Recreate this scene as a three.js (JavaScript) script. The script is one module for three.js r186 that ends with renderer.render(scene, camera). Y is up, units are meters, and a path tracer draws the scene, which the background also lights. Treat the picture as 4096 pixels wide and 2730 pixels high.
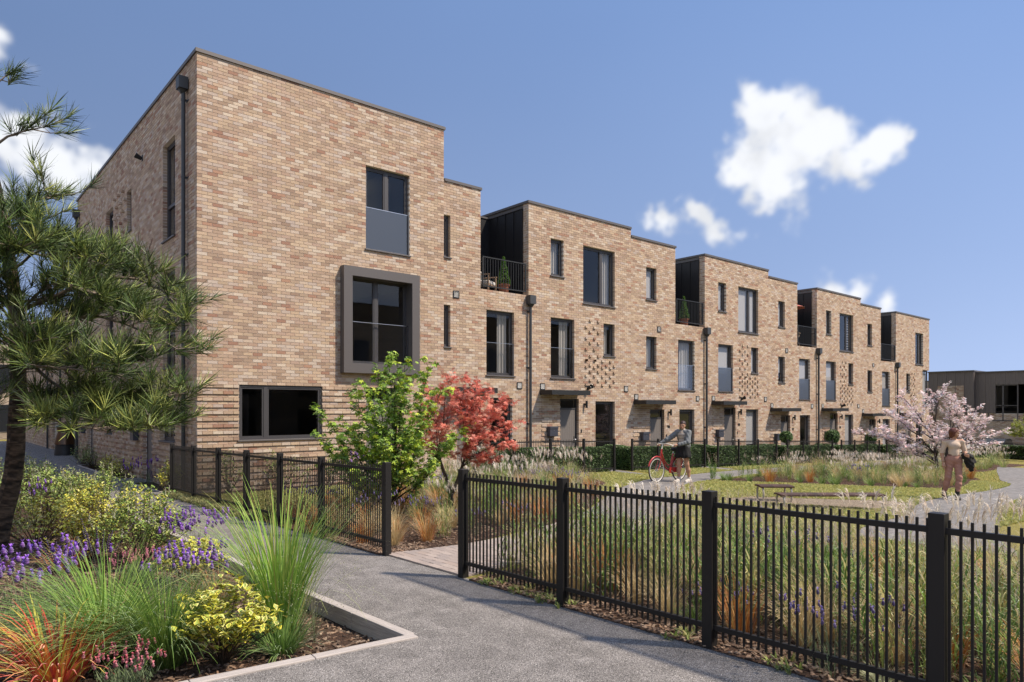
import * as THREE from 'three';
import { mergeGeometries } from 'three/addons/utils/BufferGeometryUtils.js';
import { RoundedBoxGeometry } from 'three/addons/geometries/RoundedBoxGeometry.js';
import { TessellateModifier } from 'three/addons/modifiers/TessellateModifier.js';
import { FontLoader } from 'three/addons/loaders/FontLoader.js';
import { TextGeometry } from 'three/addons/geometries/TextGeometry.js';

// ---------------------------------------------------------------- camera, sky, sun, exposure
const scene = new THREE.Scene();
const renderer = new THREE.WebGLRenderer({ antialias: true });
renderer.toneMapping = THREE.LinearToneMapping;
renderer.toneMappingExposure = 1.42;
renderer.shadowMap.enabled = true;
const EYE = 1.85;
const camera = new THREE.PerspectiveCamera(52.17, 1024 / 682, 0.1, 2000);
camera.position.set(-4.745, EYE, 16.165);
camera.lookAt(-4.745 + 0.652, EYE, 16.165 - 0.758);
camera.setViewOffset(4096, 2730, 0, -271, 4096, 2730);     // rising front, verticals stay upright

const sun = new THREE.DirectionalLight(0xffeed8, 4.3);
sun.position.set(10 + 0.7 * 30, 1.55 * 30, 30);
sun.target.position.set(10, 0, 0);
sun.castShadow = true; sun.shadow.radius = 6;
sun.shadow.mapSize.set(4096, 4096);
Object.assign(sun.shadow.camera, { left: -60, right: 60, top: 60, bottom: -60, near: 1, far: 160 });
scene.add(sun, sun.target);

function mulberry(a) { return () => { a |= 0; a = a + 0x6D2B79F5 | 0; let t = Math.imul(a ^ a >>> 15, 1 | a); t = t + Math.imul(t ^ t >>> 7, 61 | t) ^ t; return ((t ^ t >>> 14) >>> 0) / 4294967296; }; }
const rnd = mulberry(20240611);
const rr = (a, b) => a + (b - a) * rnd();
const clamp = (x, a, b) => Math.min(b, Math.max(a, x));
const mix = (a, b, t) => a + (b - a) * t;
const sstep = (a, b, x) => { const t = clamp((x - a) / (b - a), 0, 1); return t * t * (3 - 2 * t); };
const PERM = new Uint16Array(4096); for (let i = 0; i < 4096; i++) PERM[i] = (rnd() * 65536) | 0;
const hash3 = (x, y, z) => PERM[(PERM[(PERM[x & 4095] + y) & 4095] + z) & 4095] / 65536;
function noise3(x, y, z) {
  const xi = Math.floor(x), yi = Math.floor(y), zi = Math.floor(z);
  let fx = x - xi, fy = y - yi, fz = z - zi;
  fx = fx * fx * (3 - 2 * fx); fy = fy * fy * (3 - 2 * fy); fz = fz * fz * (3 - 2 * fz);
  const h = (a, b, c) => hash3(xi + a, yi + b, zi + c);
  return mix(mix(mix(h(0, 0, 0), h(1, 0, 0), fx), mix(h(0, 1, 0), h(1, 1, 0), fx), fy), mix(mix(h(0, 0, 1), h(1, 0, 1), fx), mix(h(0, 1, 1), h(1, 1, 1), fx), fy), fz);
}
function fbm(x, y, z, o = 5) { let s = 0, a = 0.5, n = 0; for (let i = 0; i < o; i++) { s += a * noise3(x, y, z); n += a; a *= 0.5; x = x * 2.03 + 11.3; y = y * 2.03 + 5.1; z = z * 2.03 + 7.7; } return s / n; }

{ // the sky: clear blue air, paler towards the horizon, a few fair-weather clouds in view, brighter fill cloud added outside it
  const W = 2048, H = 1024, data = new Float32Array(W * H * 4);
  const puffs = [ // azimuth, elevation, radius in degrees, strength
    [-29.7, 22.2, 1.5], [-30.5, 20.4, 2.1], [-30.6, 18.7, 1.8], [-28.3, 19.8, 2.9], [-28.1, 17.4, 2.7], [-26.0, 18.5, 2.5], [-29.4, 16.1, 1.5], [-24.1, 17.7, 2.0], [-22.3, 17.0, 1.6], [-20.8, 18.1, 1.3], [-19.6, 18.5, 0.9], [-18.8, 18.6, 0.6], [-26.9, 20.6, 1.3],
    [-38.9, 14.3, 1.0, .75], [-37.1, 14.5, 1.4, .75], [-35.8, 14.2, 1.4, .8], [-33.6, 14.8, 1.2, .9], [-32.3, 13.6, 1.2, .8], [-31.2, 13.0, 0.8, .6],
    [-25.3, 8.8, 1.1, .8], [-23.4, 8.4, 0.9, .7], [-21.2, 7.4, 0.8, .8],
    [-84.8, 16.5, 2.3, .85], [-82.8, 15.8, 2.1, .85], [-80.8, 16.0, 1.6, .8], [-84.0, 18.2, 1.4, .6], [-85.9, 22.5, 1.3, .8], [-85.8, 23.3, 0.8, .7], [-83.1, 21.3, 0.5, .4],
  ];
  const D = Math.PI / 180;
  for (let j = 0; j < H; j++) {
    const el = ((j + 0.5) / H - 0.5) * 180;
    const e = clamp(el, 0, 90);
    // zenith deep, horizon pale
    const t = 1 - Math.exp(-e / 17), t2 = sstep(15, 80, e);
    let r = mix(mix(0.30, 0.088, t), 0.075, t2), g = mix(mix(0.385, 0.158, t), 0.14, t2), b = mix(mix(0.575, 0.325, t), 0.30, t2);
    if (el < 0) { const k = sstep(0, -12, el); r = mix(r, 0.16, k); g = mix(g, 0.15, k); b = mix(b, 0.13, k); }
    const openSky = sstep(4, 14, el) * sstep(80, 55, el);
    const near = puffs.filter((p) => Math.abs(p[1] - el) < p[2] * 2.4);
    for (let i = 0; i < W; i++) {
      const az = ((i + 0.5) / W - 0.5) * 360;
      let R = r, G = g, B = b;
      // a little unevenness in the air, brighter towards the sun's side
      const dx = Math.cos(az * D) * Math.cos(el * D), dy = Math.sin(el * D), dz = Math.sin(az * D) * Math.cos(el * D);
      const veil = (fbm(dx * 2.2, dy * 5, dz * 2.2, 3) - 0.5) * 0.09;
      const toSun = dx * 0.355 + dy * 0.786 + dz * 0.507, glow = Math.max(0.85, 1 + 0.75 * toSun) + 1.6 * Math.pow(Math.max(0, toSun), 9) + veil;
      R *= glow + veil; G *= glow + veil * 0.5; B *= glow;
      // unseen cloud, brighter than in view, added to lift the shaded side wall
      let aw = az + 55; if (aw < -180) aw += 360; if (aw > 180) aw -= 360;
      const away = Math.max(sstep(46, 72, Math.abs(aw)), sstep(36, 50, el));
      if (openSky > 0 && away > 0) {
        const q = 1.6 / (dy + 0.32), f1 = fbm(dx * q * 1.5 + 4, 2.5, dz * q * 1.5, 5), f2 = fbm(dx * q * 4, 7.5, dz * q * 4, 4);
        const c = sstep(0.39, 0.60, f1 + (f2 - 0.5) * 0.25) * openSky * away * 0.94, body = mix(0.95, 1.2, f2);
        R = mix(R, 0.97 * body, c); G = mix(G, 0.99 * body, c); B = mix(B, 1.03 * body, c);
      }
      if (near.length) {
        let d = 0; const wa = (fbm(dx * 14, dy * 14, dz * 14 + 5, 5) - 0.5) * 5.5, we = (fbm(dx * 14 + 8, dy * 14, dz * 14, 5) - 0.5) * 3.6;
        for (const [pa, pe, pr, ps = 1] of near) {
          let da = az + wa - pa; if (da > 180) da -= 360; if (da < -180) da += 360;
          da *= Math.cos(pe * D);
          const q = (da * da + (el + we - pe) * (el + we - pe)) / (pr * pr);
          if (q < 5) d = Math.max(d, ps * Math.exp(-q * 0.9)) + (q < 5 ? 0.12 * ps * Math.exp(-q) : 0);
        }
        if (d > 0.01) {
          const n1 = fbm(dx * 26, dy * 26, dz * 26, 6), n2 = fbm(dx * 60 + 9, dy * 60, dz * 60, 4), n3 = fbm(dx * 11 + 3, dy * 15, dz * 11, 4), n4 = noise3(dx * 105, dy * 105, dz * 105 + 3);
          const c = Math.pow(sstep(0.16, 0.98, d + (n1 - 0.5) * 1.3 + (n2 - 0.5) * 1.05 + (n4 - 0.5) * 0.32), 1.15) * sstep(0.03, 0.32, d);
          const body = mix(0.60, 0.72, sstep(0.35, 0.6, n3 + (n1 - 0.5) * 0.6));
          R = mix(R, 0.97 * body, c * 0.96); G = mix(G, 0.99 * body, c * 0.96); B = mix(B, 1.03 * body, c * 0.96);
        }
      }
      const k = (j * W + i) * 4; data[k] = R; data[k + 1] = G; data[k + 2] = B; data[k + 3] = 1;
    }
  }
  const tex = new THREE.DataTexture(data, W, H, THREE.RGBAFormat, THREE.FloatType);
  tex.mapping = THREE.EquirectangularReflectionMapping; tex.magFilter = THREE.LinearFilter; tex.minFilter = THREE.LinearFilter; tex.wrapS = THREE.RepeatWrapping; tex.needsUpdate = true;
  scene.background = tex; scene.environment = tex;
}

// ---------------------------------------------------------------- helpers
const names = new Map();
function numbered(n) { const k = names.get(n) || 0; names.set(n, k + 1); return k ? `${n}_${String(k).padStart(3, '0')}` : n; }
const lin = (r, g, b) => new THREE.Color().setRGB(r, g, b);
const std = (c, rough = 0.7, o = {}) => new THREE.MeshStandardMaterial({ color: Array.isArray(c) ? lin(...c) : c, roughness: rough, ...o });
const phy = (c, rough, o) => new THREE.MeshPhysicalMaterial({ color: Array.isArray(c) ? lin(...c) : c, roughness: rough, ...o });
const BX = (x0, x1, y0, y1, z0, z1) => new THREE.BoxGeometry(Math.abs(x1 - x0), Math.abs(y1 - y0), Math.abs(z1 - z0)).translate((x0 + x1) / 2, (y0 + y1) / 2, (z0 + z1) / 2);
const RB = (x0, x1, y0, y1, z0, z1, r = 0.01, s = 2) => new RoundedBoxGeometry(Math.abs(x1 - x0), Math.abs(y1 - y0), Math.abs(z1 - z0), s, r).translate((x0 + x1) / 2, (y0 + y1) / 2, (z0 + z1) / 2);
function plain(g) { const q = g.index ? g.toNonIndexed() : g; for (const a of Object.keys(q.attributes)) if (!['position', 'normal', 'uv'].includes(a)) q.deleteAttribute(a); if (!q.attributes.uv) q.setAttribute('uv', new THREE.BufferAttribute(new Float32Array(q.attributes.position.count * 2), 2)); return q; }
const merge = (gs) => gs.length === 1 ? gs[0] : mergeGeometries(gs.map(plain));
function obj(name, geos, material, parent = scene) {
  const m = new THREE.Mesh(Array.isArray(geos) ? merge(geos) : geos, material);
  m.name = parent === scene ? numbered(name) : name; m.castShadow = m.receiveShadow = true; parent.add(m); return m;
}
function tag(o, label, category, group, kind) { Object.assign(o.userData, { label, category }); if (group) o.userData.group = group; if (kind) o.userData.kind = kind; return o; }
function thing(name, label, category, pos = [0, 0, 0], turn = 0, group) {
  const o = new THREE.Group(); o.name = numbered(name); o.position.set(...pos); o.rotation.y = turn; scene.add(o); return tag(o, label, category, group);
}
function part(name, parent, pos = [0, 0, 0], turn = 0) { const o = new THREE.Group(); o.name = name; o.position.set(...pos); o.rotation.y = turn; parent.add(o); return o; }
function struct(name, g, m) { const o = obj(name, g, m); o.userData.kind = 'structure'; return o; }
function inst(name, geo, material, mats, parent, colors) {
  const m = new THREE.InstancedMesh(geo, material, mats.length);
  mats.forEach((x, i) => m.setMatrixAt(i, x)); if (colors) colors.forEach((c, i) => m.setColorAt(i, c));
  m.name = parent === scene ? numbered(name) : name; m.userData.kind = 'stuff'; m.castShadow = m.receiveShadow = true; parent.add(m); return m;
}
const M4 = (x, y, z, ry = 0, sx = 1, sy = sx, sz = sx, rx = 0, rz = 0) => new THREE.Matrix4().compose(new THREE.Vector3(x, y, z), new THREE.Quaternion().setFromEuler(new THREE.Euler(rx, ry, rz, 'YXZ')), new THREE.Vector3(sx, sy, sz));
const V = (x, y, z) => new THREE.Vector3(x, y, z);
function tubeG(pts, r, sides = 8, seg = 0) { const c = new THREE.CatmullRomCurve3(pts.map((p) => V(...p))); return new THREE.TubeGeometry(c, seg || (pts.length - 1) * 4, r, sides, false); }
function rod(a, b, r, sides = 8, r2 = r) { const A = V(...a), B = V(...b), d = B.clone().sub(A), g = new THREE.CylinderGeometry(r2, r, d.length(), sides); g.translate(0, d.length() / 2, 0); g.applyQuaternion(new THREE.Quaternion().setFromUnitVectors(V(0, 1, 0), d.normalize())); return g.translate(...a); }
function tex(W, H, fn, srgb = true, rep) { // fn(x,y) -> [r,g,b] 0..1 display values
  const d = new Uint8Array(W * H * 4);
  for (let j = 0; j < H; j++) for (let i = 0; i < W; i++) { const c = fn(i, j), k = (j * W + i) * 4; for (let q = 0; q < 3; q++) d[k + q] = clamp(c[q] * 255, 0, 255); d[k + 3] = 255; }
  const t = new THREE.DataTexture(d, W, H); t.wrapS = t.wrapT = THREE.RepeatWrapping; t.magFilter = THREE.LinearFilter; t.minFilter = THREE.LinearMipmapLinearFilter; t.generateMipmaps = true;
  if (srgb) t.colorSpace = THREE.SRGBColorSpace; if (rep) t.repeat.set(...rep); t.needsUpdate = true; return t;
}
// geometry builder for plants: strips, leaves and stems with a colour of their own each
class GB {
  constructor() { this.p = []; this.c = []; this.i = []; }
  v(x, y, z, c) { this.p.push(x, y, z); this.c.push(c[0], c[1], c[2]); return this.p.length / 3 - 1; }
  blade(x, y, z, az, lean, len, w, droop, c, seg = 4, flat = 0.25) {
    const ca = Math.cos(az), sa = Math.sin(az); let px = x, py = y, pz = z, prev = null;
    for (let s = 0; s <= seg; s++) {
      const t = s / seg, ww = s === seg ? 0.0006 : w * (t < 0.25 ? 0.7 + 1.2 * t : 1 - 0.75 * Math.pow((t - 0.25) / 0.75, 1.6)) / 2;
      const a = this.v(px - sa * ww, py + flat * ww, pz + ca * ww, c), b = this.v(px + sa * ww, py - flat * ww, pz - ca * ww, c);
      if (prev) this.i.push(prev[0], prev[1], a, a, prev[1], b);
      prev = [a, b];
      const th = lean + droop * (t + 0.5 / seg) * (t + 0.5 / seg), l = len / seg;
      px += Math.sin(th) * ca * l; py += Math.cos(th) * l; pz += Math.sin(th) * sa * l;
    }
    return [px, py, pz];
  }
  leaf(o, d, n, len, w, c, c2) { // folded pointed leaf
    const s = V(0, 0, 0).crossVectors(d, n).normalize().multiplyScalar(w / 2), up = n.clone().multiplyScalar(w * 0.22);
    const P = (t, side, lift) => this.v(o.x + d.x * len * t + s.x * side + up.x * lift, o.y + d.y * len * t + s.y * side + up.y * lift - (t > 0.8 ? len * 0.12 : 0), o.z + d.z * len * t + s.z * side + up.z * lift, c);
    const a = P(0, 0, 0), l = P(0.42, -1, 1), m = P(0.5, 0, 0), r = P(0.42, 1, 1), t = P(1, 0, 0.2);
    this.i.push(a, l, m, a, m, r, l, t, m, m, t, r);
    if (c2) { const Q = (tt, side, lift) => this.v(o.x + d.x * len * tt + s.x * side + up.x * lift + n.x * 0.0012, o.y + d.y * len * tt + s.y * side + up.y * lift + n.y * 0.0012, o.z + d.z * len * tt + s.z * side + up.z * lift + n.z * 0.0012, c2); const a2 = Q(0.12, 0, 0.1), l2 = Q(0.42, -0.48, 0.55), m2 = Q(0.5, 0, 0.08), r2 = Q(0.42, 0.48, 0.55), t2 = Q(0.8, 0, 0.1); this.i.push(a2, l2, m2, a2, m2, r2, l2, t2, m2, m2, t2, r2); }
  }
  tube(pts, rs, c, sides = 5) {
    let prev = null;
    for (let k = 0; k < pts.length; k++) {
      const p = pts[k], q = pts[Math.min(k + 1, pts.length - 1)], o = pts[Math.max(k - 1, 0)], d = V(q[0] - o[0], q[1] - o[1], q[2] - o[2]).normalize();
      const u = V(0, 0, 0).crossVectors(d, Math.abs(d.y) > 0.9 ? V(1, 0, 0) : V(0, 1, 0)).normalize(), w = V(0, 0, 0).crossVectors(d, u), ring = [];
      for (let s = 0; s < sides; s++) { const a = s / sides * 6.2832, x = Math.cos(a) * rs[k], y = Math.sin(a) * rs[k]; ring.push(this.v(p[0] + u.x * x + w.x * y, p[1] + u.y * x + w.y * y, p[2] + u.z * x + w.z * y, c)); }
      if (prev) for (let s = 0; s < sides; s++) { const n = (s + 1) % sides; this.i.push(prev[s], ring[s], prev[n], prev[n], ring[s], ring[n]); }
      prev = ring;
    }
  }
  blob(x, y, z, rx, ry, rz, c) { const pts = [[0, ry, 0], [rx, 0, 0], [0, 0, rz], [-rx, 0, 0], [0, 0, -rz], [0, -ry, 0]].map((q) => this.v(x + q[0], y + q[1], z + q[2], c)); for (let k = 1; k <= 4; k++) { const n = k % 4 + 1; this.i.push(pts[0], pts[n], pts[k], pts[5], pts[k], pts[n]); } }
  geo() { const g = new THREE.BufferGeometry(); g.setAttribute('position', new THREE.Float32BufferAttribute(this.p, 3)); g.setAttribute('color', new THREE.Float32BufferAttribute(this.c, 3)); g.setIndex(this.i); g.computeVertexNormals(); return g; }
}
const jit = (c, a = 0.18) => { const k = 1 + (rnd() - 0.5) * 2 * a, h = (rnd() - 0.5) * a * 0.5; return [c[0] * k * (1 + h), c[1] * k, c[2] * k * (1 - h)]; };
const pick = (l) => l[Math.floor(rnd() * l.length)];
const LEAF = phy(0xffffff, 0.55, { vertexColors: true, side: THREE.DoubleSide, transmission: 0.35, thickness: 0 });
LEAF.roughness = 0.9;
const STEM = std(0xffffff, 0.8, { vertexColors: true, side: THREE.DoubleSide });
const GLOSSLEAF = std(0xffffff, 0.42, { vertexColors: true, side: THREE.DoubleSide });

// the lie of the land: falls gently along the terrace
function gy(x, z) {
  let k = clamp((x + 0.5) / 12, 0, 1); k = k * k * (3 - 2 * k);
  const c = 0.013 - 0.029 * k, zz = clamp(z, -3, 14), w = Math.min(x, 56) - 8.5;
  return c * zz - 0.0315 * (0.5 * (w + Math.sqrt(w * w + 4)) - 0.1098);
}
// ---------------------------------------------------------------- materials of the houses
const grainTex = tex(128, 64, (x, y) => { const n = fbm(x * 0.16, y * 0.2, 3.3, 4), f = hash3(x, y, 9), v = 0.9 + (n - 0.5) * 0.32 + (f - 0.5) * 0.16 - (n > 0.66 ? 0.07 : 0); return [v, v * 0.995, v * 0.985]; });
const brickBase = [[.555, .41, .298], [.555, .41, .298], [.535, .392, .28], [.615, .49, .385], [.63, .515, .42], [.60, .50, .425], [.485, .36, .26], [.465, .345, .25], [.43, .25, .175], [.57, .42, .32], [.545, .39, .285], [.41, .29, .21], [.59, .45, .34], [.515, .38, .275], [.615, .51, .42], [.565, .425, .31]];
const brickTone = []; for (const c of brickBase) for (let k = 0; k < 3; k++) { const f = 0.9 + 0.1 * k; brickTone.push(lin(c[0] * f, c[1] * f * (0.98 + 0.02 * k), c[2] * f)); }
const brickMats = brickTone.map((c) => new THREE.MeshStandardMaterial({ color: c, roughness: 0.92, map: grainTex, bumpMap: grainTex, bumpScale: 0.002 }));
const brickAny = new THREE.MeshStandardMaterial({ color: 0xffffff, roughness: 0.92, map: grainTex, bumpMap: grainTex, bumpScale: 0.002 });
const mortar = std([.70, .63, .54], 0.95);
const MET = std([.062, .060, .064], 0.5, { metalness: 0.25 });      // window frames, dark grey powder coat
const METW = std([.105, .096, .094], 0.5, { metalness: 0.2 });       // box bay, copings
const PIPE = std([.05, .054, .058], 0.48, { metalness: 0.2 });
const BLACK = std([.021, .022, .023], 0.5, { metalness: 0.2 });
const zincTex = tex(256, 256, (x, y) => { const v = 0.9 + (fbm(x * 0.03, y * 0.012, 1.7, 4) - 0.5) * 0.3 + (hash3(x, y, 4) - 0.5) * 0.05; return [v, v, v]; });
const ZINC = std([.022, .022, .025], 0.5, { metalness: 0.3, map: zincTex });
const ZINCB = std([.185, .155, .142], 0.55, { metalness: 0.25, map: zincTex });
const GLASS = phy(0xffffff, 0.0, { transmission: 1, thickness: 0, ior: 1.5 });
const FROST = phy([.34, .40, .50], 0.3, { transmission: 0.84, thickness: 0 });
const CURT = std([.36, .35, .33], 0.9, { side: THREE.DoubleSide });
const BLIND = std([.33, .33, .335], 0.85, { side: THREE.DoubleSide });
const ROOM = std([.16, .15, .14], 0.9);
const DOOR = std([.155, .14, .13], 0.6);
const STEEL = std([.6, .6, .6], 0.3, { metalness: 1 });
const WHITE = std([.72, .72, .70], 0.6);
const font = await new FontLoader().loadAsync('fonts/droid/droid_sans_bold.typeface.json');

const CO = 0.075, BL = 0.225;
const snap = (y) => Math.round(y / CO) * CO;
const brickUnit = new THREE.BoxGeometry(1, 0.065, 0.1025);
const camP = V(-4.745, EYE, 16.165);
// one wall in the plane z = 0 of its frame: rectangles less openings, laid in stretcher bond
function layBricks(list, frame, rects, openings, o = {}) {
  const y0 = Math.min(...rects.map((r) => r[2])), y1 = Math.max(...rects.map((r) => r[3]));
  for (let row = Math.floor(y0 / CO); row * CO < y1 - 0.03; row++) {
    const yc = row * CO + CO / 2;
    let iv = rects.filter((r) => yc > r[2] && yc < r[3]).map((r) => [r[0], r[1]]).sort((a, b) => a[0] - b[0]);
    const m = []; for (const s of iv) { if (m.length && s[0] - m[m.length - 1][1] < 0.006) m[m.length - 1][1] = Math.max(s[1], m[m.length - 1][1]); else m.push([...s]); } iv = m;
    for (const q of openings) if (yc > q[2] && yc < q[3]) iv = iv.flatMap(([a, b]) => q[1] <= a || q[0] >= b ? [[a, b]] : [[a, q[0]], [q[1], b]].filter((t) => t[1] - t[0] > 0.02));
    const off = (o.phase || 0) + (row & 1 ? 0.1125 : 0);
    for (const [a, b] of iv) {
      for (let k = Math.floor((a - off) / BL); k * BL + off < b; k++) {
        let s = Math.max(k * BL + off, a), e = Math.min(k * BL + off + 0.215, b);
        if (e - s < 0.03) continue;
        if (b - e < 0.04) e = b;
        const p = o.proud ? o.proud((s + e) / 2, yc, row) : 0;
        list.push({ frame, x: (s + e) / 2, y: yc, n: p - 0.05125 + (rnd() - 0.5) * 0.003, len: e - s, tone: Math.floor(rnd() * brickTone.length) });
      }
    }
  }
}
const wp = (f, x, y, n) => V(x, y, n).applyAxisAngle(V(0, 1, 0), f.rot).add(f.o);
function setBricks(list, house) { // the 300 that show largest are bricks of their own, the rest one mass
  const wpos = house.position;
  for (const b of list) { const p = wp(b.frame, b.x, b.y, b.n); b.p = p; const w = p.clone().add(wpos), d = w.distanceTo(camP); const face = b.frame.rot ? Math.abs(w.x - camP.x) / d : Math.abs(w.z - camP.z) / d; b.size = b.len * face / (d * d) * (b.extra ? 50 : 1); }
  list.sort((a, b) => b.size - a.size);
  const mats = [], cols = [];
  list.forEach((b, i) => {
    const mt = M4(b.p.x, b.p.y, b.p.z, b.frame.rot, b.len, 1, 1);
    if (i < 300) { const m = new THREE.Mesh(brickUnit, brickMats[b.tone]); m.name = 'brick'; m.applyMatrix4(mt); m.castShadow = m.receiveShadow = true; house.add(m); } else { mats.push(mt); cols.push(brickTone[b.tone]); }
  });
  inst('brick_courses', brickUnit, brickAny, mats, house, cols);
}
function wallBody(house, frame, outline, openings, name = 'wall', depth = 0.24, back = -0.25) {
  const s = new THREE.Shape(outline.map(([x, y]) => new THREE.Vector2(x, y)));
  for (const [a, b, c, d] of openings) { const h = new THREE.Path(); h.moveTo(a - 0.004, c - 0.004); h.lineTo(a - 0.004, d + 0.004); h.lineTo(b + 0.004, d + 0.004); h.lineTo(b + 0.004, c - 0.004); h.closePath(); s.holes.push(h); }
  const g = new THREE.ExtrudeGeometry(s, { depth, bevelEnabled: false }).translate(0, 0, back);
  const m = obj(name, g, mortar, house); m.position.copy(frame.o); m.rotation.y = frame.rot; return m;
}
// a window in an opening [x0,x1,y0,y1] of a wall frame
function makeWindow(house, f, op, o = {}) {
  const [x0, x1, y0, y1] = op, w = x1 - x0, h = y1 - y0, p = wp(f, x0, y0, 0), g = part('window', house, [p.x, p.y, p.z], f.rot);
  const zf = o.z ?? -0.10, zb = zf - 0.07, t = 0.055, mull = o.mullion || [];
  const bars = [BX(0, t, 0, h, zb, zf), BX(w - t, w, 0, h, zb, zf), BX(t, w - t, 0, t, zb, zf), BX(t, w - t, h - t, h, zb, zf)];
  for (const mx of mull) bars.push(BX(mx * w - 0.045, mx * w + 0.045, t, h - t, zb, zf));
  if (o.transom) bars.push(BX(t, w - t, o.transom * h - 0.04, o.transom * h + 0.04, zb + 0.002, zf - 0.002));
  obj('frame', bars, MET, g);
  const cuts = [t, ...mull.flatMap((mx) => [mx * w - 0.045, mx * w + 0.045]), w - t];
  for (let k = 0; k < cuts.length; k += 2) {
    const a = cuts[k], b = cuts[k + 1], s = 0.035, zs = zf - 0.012;
    if (o.sash !== false) obj('sash', [BX(a, a + s, t, h - t, zb + 0.01, zs), BX(b - s, b, t, h - t, zb + 0.01, zs), BX(a + s, b - s, t, t + s, zb + 0.01, zs), BX(a + s, b - s, h - t - s, h - t, zb + 0.01, zs)], MET, g);
    const pn = obj('pane', new THREE.PlaneGeometry(b - a - 0.01, h - 2 * t - 0.01), GLASS, g); pn.position.set((a + b) / 2, h / 2, zf - 0.04);
  }
  if (o.sill !== false) obj('sill', RB(-0.03, w + 0.03, -0.034, 0.004, zf - 0.01, 0.045, 0.006), METW, g);
  if (o.curtain) { const gb = [], [ca, cb] = o.curtain; const pg = new THREE.PlaneGeometry((cb - ca) * w, h - 0.06, Math.round((cb - ca) * w * 60), 1); const P = pg.attributes.position; for (let i = 0; i < P.count; i++) P.setZ(i, 0.028 * Math.sin(P.getX(i) * 52) + 0.012 * Math.sin(P.getX(i) * 93 + 1)); pg.computeVertexNormals(); pg.translate((ca + cb) / 2 * w, h / 2, zb - 0.09); obj('curtain', pg, CURT, g); }
  if (o.blind) obj('blind', BX(0.01, w - 0.01, h * (1 - o.blind), h, zb - 0.035, zb - 0.03), BLIND, g);
  if (o.slats) { for (let k = 0; k < 14; k++) { const y = h - 0.08 - k * (h - 0.14) / 14; obj('slat', new THREE.BoxGeometry((1 - (mull[0] || 0)) * w - 0.12, 0.006, 0.05).rotateX(0.7).translate(w * (1 + (mull[0] || 0)) / 2, y, zb - 0.05), BLIND, g); } }
  if (o.guard) { const gh = o.guard * h; obj('glass_guard', BX(0.012, w - 0.02, 0.02, gh, -0.044, -0.032), o.frost ? FROST : GLASS, g); obj('guard_rail', BX(0.012, w - 0.02, gh, gh + 0.014, -0.05, -0.026), STEEL, g); obj('guard_post', BX(w - 0.05, w - 0.012, 0, gh + 0.01, -0.028, -0.002), MET, g); }
  return g;
}
function makeDoor(house, f, op) {
  const [x0, x1, y0, y1] = op, w = x1 - x0, h = y1 - y0, p = wp(f, x0, y0, 0), g = part('door', house, [p.x, p.y, p.z], f.rot), zf = -0.1, zb = -0.17, t = 0.05, th = 0.3;
  obj('frame', [BX(0, t, 0, h, zb, zf), BX(w - t, w, 0, h, zb, zf), BX(t, w - t, h - t, h, zb, zf), BX(t, w - t, h - th - 0.05, h - th, zb, zf)], MET, g);
  const tp = obj('pane', new THREE.PlaneGeometry(w - 2 * t, th - t), GLASS, g); tp.position.set(w / 2, h - th / 2 - t / 2, zf - 0.03);
  const n = 8, pw = (w - 2 * t) / n, dh = h - th - 0.05;
  for (let k = 0; k < n; k++) obj('plank', RB(t + k * pw + 0.002, t + (k + 1) * pw - 0.002, 0.02, dh - 0.004, zb + 0.01, zf - 0.014, 0.004, 1), DOOR, g);
  obj('backing', BX(t, w - t, 0.01, dh, zb, zb + 0.012), BLACK, g);
  obj('handle', [BX(w - t - 0.075, w - t - 0.045, 0.95, 1.17, zf - 0.014, zf), rod([w - t - 0.06, 1.04, zf], [w - t - 0.06, 1.04, zf + 0.05], 0.012), new THREE.SphereGeometry(0.03, 12, 8).translate(w - t - 0.06, 1.04, zf + 0.055)], STEEL, g);
  obj('threshold', BX(-0.02, w + 0.02, -0.06, 0, -0.16, 0.03), METW, g);
}
function makeVent(house, f, x, y, s = 0.21) {
  const p = wp(f, x, y, 0), g = part('air_vent', house, [p.x, p.y, p.z], f.rot), t = 0.022;
  obj('frame', [BX(0, t, 0, s, 0, 0.022), BX(s - t, s, 0, s, 0, 0.022), BX(t, s - t, 0, t, 0, 0.022), BX(t, s - t, s - t, s, 0, 0.022)], BLACK, g);
  obj('back_plate', BX(t, s - t, t, s - t, 0, 0.006), BLACK, g);
  for (let k = 0; k < 5; k++) { const yy = t + 0.018 + k * (s - 2 * t) / 5; obj('louvre', new THREE.BoxGeometry(s - 2 * t, 0.003, 0.02).rotateX(0.6).translate(s / 2, yy, 0.014), WHITE, g); }
}
function makeLight(house, f, x, y) {
  const p = wp(f, x, y, 0), g = part('wall_light', house, [p.x, p.y, p.z], f.rot);
  obj('bracket', BX(-0.03, 0.03, 0.09, 0.16, 0, 0.06), BLACK, g);
  obj('lamp_body', new THREE.CylinderGeometry(0.037, 0.037, 0.24, 16).translate(0, 0.125, 0.09), BLACK, g);
}
function makeHoodLamp(house, f, x, y) {
  const p = wp(f, x, y, 0), g = part('hooded_lamp', house, [p.x, p.y, p.z], f.rot);
  obj('wall_plate', BX(-0.045, 0.045, -0.02, 0.14, 0, 0.015), BLACK, g);
  const hd = obj('hood', new THREE.CylinderGeometry(0.075, 0.045, 0.17, 16, 1, true), BLACK, g); hd.material.side = THREE.DoubleSide; hd.rotation.x = 1.15; hd.position.set(0, 0.07, 0.1);
  obj('lens', new THREE.SphereGeometry(0.045, 12, 8).translate(0, 0.065, 0.1), std([.25, .25, .25], 0.3), g);
}
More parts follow.
